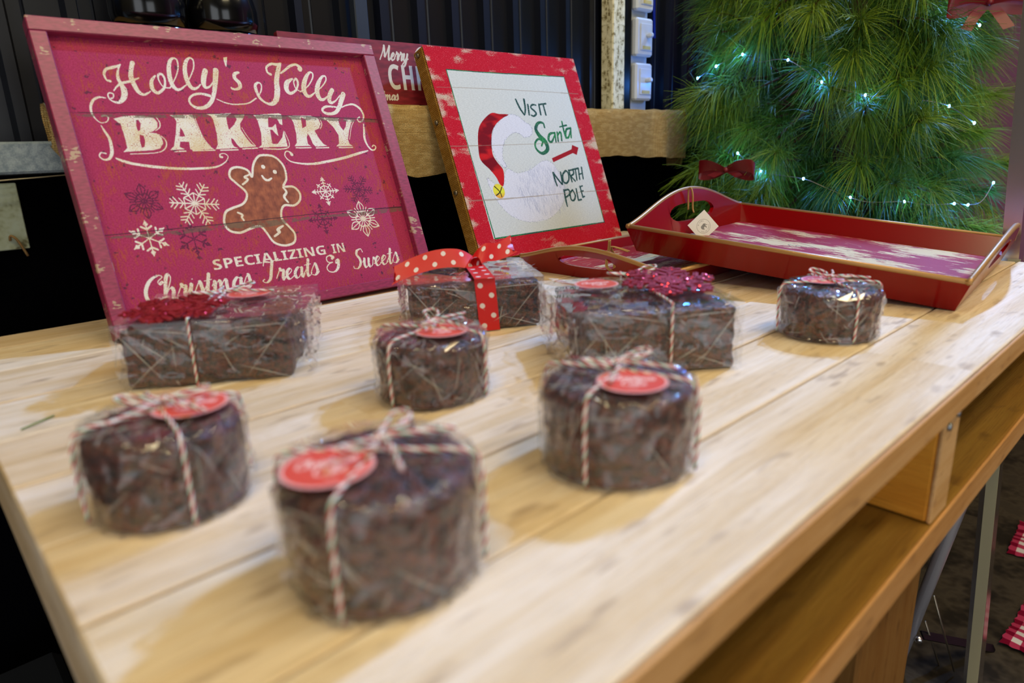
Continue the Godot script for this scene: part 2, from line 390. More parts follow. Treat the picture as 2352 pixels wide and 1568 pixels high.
func mat(c: Color, rough := 0.6, spec := 0.5) -> StandardMaterial3D:
	var m := StandardMaterial3D.new()
	m.albedo_color = c
	m.roughness = rough
	m.metallic_specular = spec
	return m

# ---------------------------------------------------------------- materials
func wood_texture(w: int, h: int, sd: int, pale: Color, tan_: Color, dark: Color) -> Array:
	var g1 := noise_bytes(w, h, 0.012, sd, 3, 6.0)
	var g2 := noise_bytes(w, h, 0.09, sd + 1, 3, 16.0)
	var g3 := noise_bytes(w, h, 0.35, sd + 2, 2, 24.0)
	var g4 := noise_bytes(w, h, 0.02, sd + 3, 3, 2.0)
	var out := PackedByteArray()
	out.resize(w * h * 3)
	var bump := PackedByteArray()
	bump.resize(w * h)
	var pr := pale.r * 255.0
	var pg := pale.g * 255.0
	var pb := pale.b * 255.0
	for i in w * h:
		var a := clampf((g1[i] - 90) / 90.0, 0.0, 1.0)
		var ring := absf(fposmod(g1[i] * 0.055 + g2[i] * 0.006, 1.0) - 0.5) * 2.0
		var t := clampf(a * 0.55 + ring * 0.22 + (g2[i] - 128) * 0.0022, 0.0, 1.0)
		var d := clampf((g3[i] - 168) / 70.0, 0.0, 1.0) * 0.35 + clampf((g4[i] - 186) / 60.0, 0.0, 1.0) * 0.5
		var r := lerpf(lerpf(pr, tan_.r * 255.0, t), dark.r * 255.0, d)
		var gg := lerpf(lerpf(pg, tan_.g * 255.0, t), dark.g * 255.0, d)
		var b := lerpf(lerpf(pb, tan_.b * 255.0, t), dark.b * 255.0, d)
		out[i * 3] = int(r)
		out[i * 3 + 1] = int(gg)
		out[i * 3 + 2] = int(b)
		bump[i] = clampi(int(128 + (g3[i] - 128) * 0.8 - d * 60), 0, 255)
	return [picture(w, h, out), grey(w, h, bump)]

func wood_mats(prefix: String, tex: Array, n: int, tints: Array, rough := 0.65) -> void:
	for i in n:
		var m := mat(tints[i % tints.size()], rough, 0.35)
		m.albedo_texture = tex[0]
		m.heightmap_enabled = true
		m.heightmap_texture = tex[1]
		m.heightmap_scale = 0.05
		m.uv1_triplanar = true
		m.uv1_scale = Vector3(1.1, 2.4, 2.4)
		m.uv1_offset = Vector3(0.37 * i, 0.23 * i, 0.41 * i)
		M[prefix + str(i)] = m

func tri_mat(tex: ImageTexture, scale_: float, rough: float, spec := 0.4, tint := Color.WHITE, bump: ImageTexture = null, depth := 0.1, world := false) -> StandardMaterial3D:
	var m := mat(tint, rough, spec)
	m.albedo_texture = tex
	m.uv1_triplanar = true
	m.uv1_world_triplanar = world
	m.uv1_scale = Vector3.ONE * scale_
	if bump:
		m.heightmap_enabled = true
		m.heightmap_texture = bump
		m.heightmap_scale = depth
	return m

func speckle(w: int, h: int, sd: int, stops: Array, freq: float, contrast: float, fine: float) -> Array:
	# blotchy colour: stops are colours from low to high noise
	var a := noise_bytes(w, h, freq, sd, 4)
	var b := noise_bytes(w, h, freq * 6.0, sd + 7, 2)
	var out := PackedByteArray()
	out.resize(w * h * 3)
	var bump := PackedByteArray()
	bump.resize(w * h)
	var n := stops.size() - 1
	for i in w * h:
		var t := clampf(0.5 + (a[i] - 128) / 128.0 * contrast + (b[i] - 128) / 128.0 * fine, 0.0, 0.999) * n
		var k := int(t)
		var c: Color = stops[k].lerp(stops[k + 1], t - k)
		out[i * 3] = int(c.r * 255)
		out[i * 3 + 1] = int(c.g * 255)
		out[i * 3 + 2] = int(c.b * 255)
		bump[i] = int(clampf(a[i] * 0.7 + b[i] * 0.3, 0, 255))
	return [picture(w, h, out), grey(w, h, bump)]

func mm(p: Array, k: float, off: Vector2) -> Array:
	# strokes in tenths of a millimetre -> pixels, y down
	var out := []
	for i in range(0, p.size(), 3):
		out.append(Vector3((p[i] * 0.1 - off.x) * k, (off.y - p[i + 1] * 0.1) * k, p[i + 2] * 0.1 * k))
	return out

func mm2(p: Array, k: float, off: Vector2) -> PackedVector2Array:
	var out := PackedVector2Array()
	for i in range(0, p.size(), 2):
		out.append(Vector2((p[i] * 0.1 - off.x) * k, (off.y - p[i + 1] * 0.1) * k))
	return out

func flake(im: Image, c: Vector2, r: float, style: int, turn: float, lw: float) -> void:
	var arms := 6 if style != 2 else 8
	for i in arms:
		var a := turn + TAU * i / arms
		var d := Vector2(cos(a), sin(a))
		var e := Vector2(-d.y, d.x)
		var len_ := r * (1.0 if style != 2 or i % 2 == 0 else 0.72)
		pen(im, [Vector3(c.x, c.y, lw), Vector3(c.x + d.x * len_, c.y + d.y * len_, lw)])
		if style == 0:
			for q in [[0.45, 0.22], [0.65, 0.26], [0.82, 0.2]]:
				for s in [-1.0, 1.0]:
					var o: Vector2 = c + d * r * q[0]
					var w: Vector2 = o + (d * 0.75 + e * s) * r * q[1]
					pen(im, [Vector3(o.x, o.y, lw), Vector3(w.x, w.y, lw)])
		elif style == 1:
			for s in [-1.0, 1.0]:
				var o := c + d * r * 0.5
				var w: Vector2 = o + (d * 0.6 + e * s) * r * 0.28
				pen(im, [Vector3(o.x, o.y, lw * 1.6), Vector3(w.x, w.y, lw * 1.6)])
			var t := c + d * r
			var t2 := c + d * r * 0.62
			fill(im, PackedVector2Array([t, t2.lerp(t, 0.4) + e * r * 0.13, t2, t2.lerp(t, 0.4) - e * r * 0.13]))
		elif style == 2:
			for q in [0.4, 0.6, 0.8]:
				if q * r > len_:
					continue
				for s in [-1.0, 1.0]:
					var o: Vector2 = c + d * r * q
					var w: Vector2 = o + (-d * 0.4 + e * s) * r * 0.16
					pen(im, [Vector3(o.x, o.y, lw), Vector3(w.x, w.y, lw)])
			if i % 2 == 0:
				disc(im, c.x + d.x * len_ * 0.85, c.y + d.y * len_ * 0.85, lw * 1.6)
		else:
			var tip := c + d * r
			for s in [-1.0, 1.0]:
				var w: Vector2 = c + d * r * 0.66 + e * s * r * 0.2
				pen(im, [Vector3(tip.x, tip.y, lw), Vector3(w.x, w.y, lw), Vector3(c.x + d.x * r * 0.3, c.y + d.y * r * 0.3, lw)])
	if style == 0 or style == 3:
		for i in arms:
			var a := turn + TAU * (i + 0.5) / arms
			var t := c + Vector2(cos(a), sin(a)) * r * 0.48
			var u := c + Vector2(cos(a - 0.52), sin(a - 0.52)) * r * 0.4
			var w := c + Vector2(cos(a + 0.52), sin(a + 0.52)) * r * 0.4
			pen(im, [Vector3(u.x, u.y, lw), Vector3(t.x, t.y, lw)])
			pen(im, [Vector3(w.x, w.y, lw), Vector3(t.x, t.y, lw)])
			pen(im, [Vector3(c.x, c.y, lw), Vector3(t.x, t.y, lw)])
			if style == 3:
				var o := c + Vector2(cos(a), sin(a)) * r * 0.75
				pen(im, [Vector3(t.x, t.y, lw), Vector3(o.x, o.y, lw)])

func bakery_print() -> ImageTexture:
	var k := 2.8
	var off := Vector2(12, 390)
	var w := int(448 * k)
	var h := int(380 * k)
	var ink := mask(w, h)
	for s in HOLLY:
		pen(ink, mm(s, k, off))
	for s in BAKE:
		fill(ink, mm2(s, k, off))
	for s in BAKE_HOLES:
		fill(ink, mm2(s, k, off), 0.0)
	letters(ink, "SPECIALIZING", (136 - off.x) * k, (off.y - 71.5) * k, 14.2 * k, 164 * k, true)
	letters(ink, "IN", (311 - off.x) * k, (off.y - 71.5) * k, 14.2 * k, 21 * k, true)
	handwriting(ink, "Christmas", (40 - off.x) * k, (off.y - 41) * k, 16.5 * k, 140 * k, 1.3 * k, 4.6 * k, 0.2)
	handwriting(ink, "Treats", (197 - off.x) * k, (off.y - 44) * k, 15.0 * k, 84 * k, 1.3 * k, 4.3 * k, 0.2)
	handwriting(ink, "&", (292 - off.x) * k, (off.y - 44) * k, 14.0 * k, 26 * k, 1.6 * k, 4.6 * k, 0.05)
	handwriting(ink, "Sweets", (337 - off.x) * k, (off.y - 43) * k, 14.5 * k, 84 * k, 1.3 * k, 4.0 * k, 0.2)
	var shade := mask(w, h)
	for f in FLAKES:
		flake(ink if f[4] == 1 else shade, Vector2((f[0] * 0.1 - off.x) * k, (off.y - f[1] * 0.1) * k), f[2] * 0.1 * k, f[3], [0.12, 1.5708, 1.5708, 1.5708][f[3]], (2.0 if f[2] > 380 else 1.5) * k)
	var man := mask(w, h)
	var outline := curve(mm2(COOKIE[0], k, off))
	fill(man, outline, 0.5)
	var edge := []
	for q in outline:
		edge.append(Vector3(q.x, q.y, 3.1 * k))
	edge.append(edge[0])
	var trace := mask(w, h)
	for i in range(0, edge.size() - 1):
		pen(trace, [edge[i], edge[i + 1]])
	for s in ICING:
		pen(trace, mm(s, k, off))
	var joint := mask(w, h)
	for s in BANDS:
		pen(joint, mm(s, k, off), 0.5)
	for s in SEAMS:
		pen(joint, mm(s, k, off), 1.0)
	var di := ink.get_data()
	var ds := shade.get_data()
	var dm := man.get_data()
	var dt := trace.get_data()
	var dj := joint.get_data()
	var n1 := noise_bytes(w, h, 0.006, 3, 3)
	var n2 := noise_bytes(h, w, 0.11, 4, 3, 5.0)   # streaks; read transposed
	var n3 := noise_bytes(w, h, 0.16, 5, 2)
	var n4 := noise_bytes(w, h, 0.022, 6, 3)
	var out := PackedByteArray()
	out.resize(w * h * 3)
	for y in h:
		for x in w:
			var i := y * w + x
			var st := n2[x * h + y]
			var r := 164.0 + (n3[i] - 128) * 0.14
			var g := 45.0 + (n3[i] - 128) * 0.12
			var b := 84.0 + (n3[i] - 128) * 0.12
			var rub := (n1[i] - 128) * 0.008 + (st - 128) * 0.012 + (n3[i] - 128) * 0.006
			if rub > 0.55:
				var t := minf((rub - 0.55) * 1.3, 0.5)
				r = lerpf(r, 172.0, t)
				g = lerpf(g, 88.0, t)
				b = lerpf(b, 38.0, t)
			if n4[i] > 206:
				var t := minf((n4[i] - 206) / 24.0, 0.6)
				r = lerpf(r, 62.0, t)
				g = lerpf(g, 34.0, t)
				b = lerpf(b, 52.0, t)
			if ds[i] > 0 and n3[i] < 190:
				r = lerpf(r, 60.0, 0.62)
				g = lerpf(g, 20.0, 0.62)
				b = lerpf(b, 48.0, 0.62)
			if dm[i] > 0:
				var t := 0.7 + (n4[i] - 128) * 0.003 + (st - 128) * 0.0012
				r = lerpf(92.0, 168.0, t)
				g = lerpf(46.0, 98.0, t)
				b = lerpf(38.0, 66.0, t)
			var tone := n1[i] * 0.5 + n3[i] * 0.5
			if di[i] > 0 and not (n3[i] > 190 and n4[i] > 140) or dt[i] > 0:
				var t := clampf((tone - 100) / 80.0, 0.0, 1.0)
				r = lerpf(228.0, 214.0, t)
				g = lerpf(222.0, 192.0, t)
				b = lerpf(208.0, 148.0, t)
			if dj[i] > 200:
				r = lerpf(r, 44.0, 0.75)
				g = lerpf(g, 34.0, 0.75)
				b = lerpf(b, 40.0, 0.75)
			elif dj[i] > 0 and n4[i] + (n3[i] - 128) * 0.5 > 98:
				r = lerpf(r, 104.0, 0.66)
				g = lerpf(g, 92.0, 0.66)
				b = lerpf(b, 72.0, 0.66)
			out[i * 3] = clampi(int(r), 0, 255)
			out[i * 3 + 1] = clampi(int(g), 0, 255)
			out[i * 3 + 2] = clampi(int(b), 0, 255)
	return picture(w, h, out)

func linen_print() -> ImageTexture:
	var k := 2.4
	var off := Vector2(6, 418)
	var w := int(420 * k)
	var h := int(420 * k)
	var dark := mask(w, h)
	for s in VISIT:
		pen(dark, mm(s, k, off))
	var green := mask(w, h)
	for s in NAME_GREEN:
		pen(green, mm(s, k, off))
	var line := [Vector3(47.5, 373, 2), Vector3(150, 372, 2.4), Vector3(377.5, 373.5, 2), Vector3(379, 200, 1.6), Vector3(379, 37, 2.4), Vector3(200, 37, 3), Vector3(52, 37, 2.6), Vector3(49, 200, 1.6), Vector3(47.5, 373, 2)]
	for i in line.size() - 1:
		var a: Vector3 = line[i]
		var b: Vector3 = line[i + 1]
		pen(green, [Vector3((a.x - off.x) * k, (off.y - a.y) * k, a.z * k), Vector3((b.x - off.x) * k, (off.y - b.y) * k, b.z * k)])
	var red := mask(w, h)
	fill(red, curve(mm2(CAP[0], k, off)))
	fill(red, mm2(ARROW[0], k, off), 0.6)
	var white := mask(w, h)
	fill(white, curve(mm2(FLUFF[0], k, off)), 0.5)
	fill(white, curve(mm2(BRIM[0], k, off)), 0.5)
	var hair := mask(w, h)
	rng.seed = 31
	for shape in [FLUFF[0], BRIM[0]]:
		var o := curve(mm2(shape, k, off), 6)
		for i in o.size():
			var q := o[i]
			var d := (o[(i + 1) % o.size()] - q).normalized()
			q += Vector2(rng.randf_range(-3, 3), rng.randf_range(-3, 3))
			pen(hair, [Vector3(q.x, q.y, 1.6), Vector3(q.x + d.x * 7 + rng.randf_range(-4, 4), q.y + d.y * 7 + rng.randf_range(-4, 4), 1.0)])
	for i in 420:
		var a := rng.randf_range(0, TAU)
		var rr := sqrt(rng.randf())
		var q := Vector2((222 - off.x) * k + cos(a) * rr * 78 * k, (off.y - 128) * k + sin(a) * rr * 52 * k)
		var bend := rng.randf_range(-14, 14)
		pen(hair, [Vector3(q.x, q.y, 1.0), Vector3(q.x + bend * 0.4, q.y + 14, 1.4), Vector3(q.x + bend, q.y + 30, 1.0)], 0.5)
	var bellm := mask(w, h)
	var bc: Array = mm(BELL[0], k, off)
	disc(bellm, bc[0].x, bc[0].y, bc[0].z / 2.0, 0.5)
	pen(bellm, [Vector3(bc[0].x - 20, bc[0].y - 24, 5), Vector3(bc[0].x + 4, bc[0].y + 4, 5), Vector3(bc[0].x + 8, bc[0].y + 30, 5)], 1.0)
	pen(bellm, [Vector3(bc[0].x + 24, bc[0].y - 18, 5), Vector3(bc[0].x + 4, bc[0].y + 6, 5), Vector3(bc[0].x - 24, bc[0].y + 20, 5)], 1.0)
	var crack := mask(w, h)
	for s in CRACKS:
		pen(crack, mm(s, k, off))
	var dd := dark.get_data()
	var dg := green.get_data()
	var dr := red.get_data()
	var dw := white.get_data()
	var dh := hair.get_data()
	var db := bellm.get_data()
	var dc := crack.get_data()
	var n1 := noise_bytes(w, h, 0.012, 13, 3, 2.5)
	var n2 := noise_bytes(w, h, 0.30, 14, 2, 5.0)
	var n3 := noise_bytes(w, h, 0.22, 15, 2)
	var out := PackedByteArray()
	out.resize(w * h * 3)
	for y in h:
		var t_ := off.y - y / k
		for x in w:
			var i := y * w + x
			var s_ := off.x + x / k
			var weave := (n2[i] - 128) * 0.10 + (n3[i] - 128) * 0.08 + (4.0 if (x / 2 + y / 2) % 2 == 0 else -4.0)
			var r := 204.0 + weave
			var g := 205.0 + weave
			var b := 195.0 + weave
			var inside := s_ > 48 and s_ < 378.5 and t_ > 37 and t_ < 373
			if not inside:
				r = 186.0 + weave
				g = 24.0 + weave * 0.6
				b = 38.0 + weave * 0.6
				var edge := minf(minf(s_ - 8.0, 423.0 - s_), minf(t_, 417.0 - t_))
				var board := minf(minf(absf(t_ - 322.0), absf(t_ - 216.0)), absf(t_ - 108.0))
				var inner := minf(minf(absf(s_ - 48), absf(s_ - 378)), minf(absf(t_ - 37), absf(t_ - 373)))
				var wear := (n1[i] - 128) * 0.55 + (n3[i] - 128) * 0.4 + clampf(14 - edge, 0, 14) * 2.6 + clampf(16 - board, 0, 16) * 2.2 + clampf(5 - inner, 0, 5) * 3.0
				if wear > 56:
					r = 196.0 + weave
					g = 172.0 + weave
					b = 146.0 + weave
				elif n3[i] > 208:
					r = 214.0
					g = 150.0
					b = 150.0
			if dw[i] > 0:
				r = 214.0 + weave
				g = 212.0 + weave
				b = 214.0 + weave
			if dr[i] > 200:
				var t := clampf((n1[i] - 100) / 70.0, 0.0, 1.0)
				r = lerpf(120.0, 196.0, t) + weave
				g = lerpf(14.0, 30.0, t)
				b = lerpf(22.0, 30.0, t)
			elif dr[i] > 0:
				r = 158.0 + weave
				g = 28.0
				b = 34.0
			if dh[i] > 200:
				r = 86.0
				g = 92.0
				b = 116.0
			elif dh[i] > 0:
				r = 166.0
				g = 168.0
				b = 182.0
			if dg[i] > 0 and n3[i] < 196:
				r = 32.0 + weave
				g = 104.0 + (n1[i] - 128) * 0.3
				b = 62.0
			if dd[i] > 0 and n3[i] < 190:
				r = 28.0
				g = 66.0
				b = 58.0
			if db[i] > 200:
				r = 52.0
				g = 40.0
				b = 22.0
			elif db[i] > 0:
				r = 222.0
				g = 176.0 + (n1[i] - 128) * 0.4
				b = 62.0
			if dc[i] > 0:
				r = lerpf(r, 150.0, 0.6)
				g = lerpf(g, 132.0, 0.6)
				b = lerpf(b, 108.0, 0.6)
			out[i * 3] = clampi(int(r), 0, 255)
			out[i * 3 + 1] = clampi(int(g), 0, 255)
			out[i * 3 + 2] = clampi(int(b), 0, 255)
	return picture(w, h, out)

func shelf_sign_print() -> ImageTexture:
	var k := 2.0
	var w := int(470 * k)
	var h := int(112 * k)
	var ink := mask(w, h)
	handwriting(ink, "Merry", 192 * k, 33 * k, 13 * k, 62 * k, 2.4 * k, 4.2 * k, 0.3)
	handwriting(ink, "Christmas", 266 * k, 33 * k, 13 * k, 100 * k, 2.4 * k, 4.2 * k, 0.3)
	letters(ink, "CHRISTMAS", 205 * k, 86 * k, 46 * k, 250 * k, true)
	handwriting(ink, "Christmas", 140 * k, 104 * k, 9 * k, 80 * k, 1.8 * k, 3.2 * k, 0.3)
	var d := ink.get_data()
	var n := noise_bytes(w, h, 0.05, 91, 3, 4.0)
	var out := PackedByteArray()
	out.resize(w * h * 3)
	for i in w * h:
		var c := Color8(214, 208, 196) if d[i] > 0 else Color8(128 + (n[i] - 128) / 5, 20 + (n[i] - 128) / 9, 30 + (n[i] - 128) / 9)
		out[i * 3] = c.r8
		out[i * 3 + 1] = c.g8
		out[i * 3 + 2] = c.b8
	return picture(w, h, out)

func sticker_print() -> ImageTexture:
	var w := 256
	var ink := mask(w, w)
	handwriting(ink, "Christmas", 40, 124, 25, 168, 5, 9, 0.2)
	handwriting(ink, "Cake", 82, 178, 25, 92, 5, 9, 0.2)
	pen(ink, [Vector3(112, 200, 4), Vector3(128, 206, 6), Vector3(146, 199, 4)])
	var d := ink.get_data()
	var out := PackedByteArray()
	out.resize(w * w * 3)
	for y in w:
		for x in w:
			var i := y * w + x
			var rr := Vector2(x - 127.5, y - 127.5).length()
			var c := Color8(220, 84, 72)
			if d[i] > 0 or rr > 116 and rr < 121:
				c = Color8(240, 190, 184)
			if rr > 121:
				c = Color8(222, 150, 150)
			out[i * 3] = c.r8
			out[i * 3 + 1] = c.g8
			out[i * 3 + 2] = c.b8
	return picture(w, w, out)

func tag_print() -> ImageTexture:
	var w := 384
	var ink := mask(w, w)
	var c := Vector2(192, 200)
	for i in 72:
		var a := TAU * i / 72
		disc(ink, c.x + cos(a) * 118, c.y + sin(a) * 118, 3.6)
	var top := "MICHEL"
	for i in top.length():
		var a := -PI / 2 + (i - 2.5) * 0.26
		var p := c + Vector2(cos(a), sin(a)) * 82
		letters(ink, top[i], p.x - cos(a + PI / 2) * 7, p.y - sin(a + PI / 2) * 7, 20, 14 if top[i] != "I" else 4, false, false, a + PI / 2)
	var low := "DESIGN WORKS"
	for i in low.length():
		if low[i] == " ":
			continue
		var a := PI / 2 - (i - 5.5) * 0.2
		var p := c + Vector2(cos(a), sin(a)) * 102
		letters(ink, low[i], p.x + cos(a + PI / 2) * 5, p.y + sin(a + PI / 2) * 5, 16, 10 if low[i] != "I" else 3, false, false, a - PI / 2)
	var body := mask(w, w)
	fill(body, curve(PackedVector2Array([Vector2(142, 240), Vector2(138, 205), Vector2(150, 178), Vector2(185, 170), Vector2(212, 166), Vector2(232, 172), Vector2(244, 190), Vector2(250, 214), Vector2(262, 218), Vector2(256, 226), Vector2(242, 220), Vector2(234, 204), Vector2(226, 212), Vector2(226, 250), Vector2(210, 252), Vector2(208, 224), Vector2(180, 226), Vector2(172, 252), Vector2(154, 252), Vector2(152, 226)]), 3))
	var d := ink.get_data()
	var e := body.get_data()
	var n := noise_bytes(w, w, 0.06, 71, 3)
	var out := PackedByteArray()
	out.resize(w * w * 3)
	for i in w * w:
		var v := 232
		if e[i] > 0:
			v = 70 + n[i] / 2
		if d[i] > 0:
			v = 70
		out[i * 3] = v
		out[i * 3 + 1] = v
		out[i * 3 + 2] = mini(255, v + 2)
	return picture(w, w, out)

func tray_print() -> ImageTexture:
	var w := 768
	var h := 640
	var sketch := mask(w, h)
	rng.seed = 77
	for i in 26:
		var p := Vector2(rng.randf_range(40, w - 40), rng.randf_range(60, h - 60))
		var q := []
		for j in 5:
			q.append(Vector3(p.x, p.y, 2.2))
			p += Vector2(rng.randf_range(-40, 40), rng.randf_range(-26, 26))
		pen(sketch, q)
	for i in 60:
		var p := Vector2(rng.randf_range(30, w - 60), rng.randf_range(40, h - 40))
		pen(sketch, [Vector3(p.x, p.y, 1.6), Vector3(p.x + rng.randf_range(10, 46), p.y + rng.randf_range(-2, 2), 1.6)])
	var d := sketch.get_data()
	var n1 := noise_bytes(w, h, 0.006, 21, 3, 2.0)
	var n2 := noise_bytes(w, h, 0.09, 22, 3, 7.0)
	var out := PackedByteArray()
	out.resize(w * h * 3)
	for y in h:
		var near := clampf((y - h * 0.5) / (h * 0.5), -1, 1)
		for x in w:
			var i := y * w + x
			var t := (n1[i] - 128) * 1.1 + (n2[i] - 128) * 0.8 + near * 26.0
			var c := Color8(208, 188, 140) if t > 22 else Color8(150, 18, 22)
			if d[i] > 0:
				c = Color8(96, 78, 54) if t > 22 else Color8(170, 120, 96)
			out[i * 3] = c.r8
			out[i * 3 + 1] = c.g8
			out[i * 3 + 2] = c.b8
	return picture(w, h, out)

func twine_print() -> ImageTexture:
	var w := 96
	var out := PackedByteArray()
	out.resize(w * w * 3)
	var cols := [Color8(186, 16, 36), Color8(226, 222, 216), Color8(226, 222, 216), Color8(186, 16, 36), Color8(150, 190, 168), Color8(226, 222, 216)]
	for y in w:
		for x in w:
			var t := fposmod(float(x + y) / w, 1.0) * 6.0
			var c: Color = cols[int(t) % 6]
			var i := y * w + x
			out[i * 3] = c.r8
			out[i * 3 + 1] = c.g8
			out[i * 3 + 2] = c.b8
	return picture(w, w, out)

func weave_print(w: int, a: Color, b: Color, hole: Color, thread: int) -> Array:
	var n := noise_bytes(w, w, 0.05, 41, 3, 3.0)
	var n2 := noise_bytes(w, w, 0.2, 42, 2)
	var out := PackedByteArray()
	out.resize(w * w * 3)
	var bump := PackedByteArray()
	bump.resize(w * w)
	for y in w:
		for x in w:
			var i := y * w + x
			var cx := x / thread
			var cy := y / thread
			var fx := absf(float(x % thread) / (thread - 1) - 0.5) * 2.0
			var fy := absf(float(y % thread) / (thread - 1) - 0.5) * 2.0
			var over := (cx + cy) % 2 == 0
			var ridge := 1.0 - (fx if over else fy)
			var c := a.lerp(b, clampf((n[i] - 90) / 90.0, 0, 1))
			if fx > 0.72 and fy > 0.72:
				c = hole
				ridge = 0.0
			c = c * (0.86 + 0.002 * n2[i] / 2.0)
			out[i * 3] = clampi(c.r8, 0, 255)
			out[i * 3 + 1] = clampi(c.g8, 0, 255)
			out[i * 3 + 2] = clampi(c.b8, 0, 255)
			bump[i] = int(clampf(ridge * 200 + 30, 0, 255))
	return [picture(w, w, out), grey(w, w, bump)]

func gingham_print() -> ImageTexture:
	var w := 64
	var out := PackedByteArray()
	out.resize(w * w * 3)
	for y in w:
		for x in w:
			var a := 1 if x < 32 else 0
			var b := 1 if y < 32 else 0
			var c := [Color8(206, 200, 200), Color8(168, 52, 84), Color8(112, 14, 40)][a + b] as Color
			var i := y * w + x
			out[i * 3] = c.r8
			out[i * 3 + 1] = c.g8
			out[i * 3 + 2] = c.b8
	return picture(w, w, out)

func dots_print() -> ImageTexture:
	var w := 96
	var out := PackedByteArray()
	out.resize(w * w * 3)
	for y in w:
		for x in w:
			var c := Color8(206, 22, 22)
			for q in [Vector2(24, 24), Vector2(72, 72)]:
				if Vector2(x, y).distance_to(q) < 12.5:
					c = Color8(226, 216, 216)
			var i := y * w + x
			out[i * 3] = c.r8
			out[i * 3 + 1] = c.g8
			out[i * 3 + 2] = c.b8
	return picture(w, w, out)

func painted_wood(base: Color, bare: Color, level: float, sd: int) -> ImageTexture:
	# thin paint worn off in patches
	var w := 512
	var a := noise_bytes(w, w, 0.012, sd, 4)
	var b := noise_bytes(w, w, 0.15, sd + 1, 3, 3.0)
	var out := PackedByteArray()
	out.resize(w * w * 3)
	for i in w * w:
		var t := a[i] + (b[i] - 128) * 0.35
		var c := base
		if t > level:
			c = bare
		else:
			c = base * (0.94 + (b[i] - 128) * 0.0012)
		out[i * 3] = clampi(c.r8, 0, 255)
		out[i * 3 + 1] = clampi(c.g8, 0, 255)
		out[i * 3 + 2] = clampi(c.b8, 0, 255)
	return picture(w, w, out)

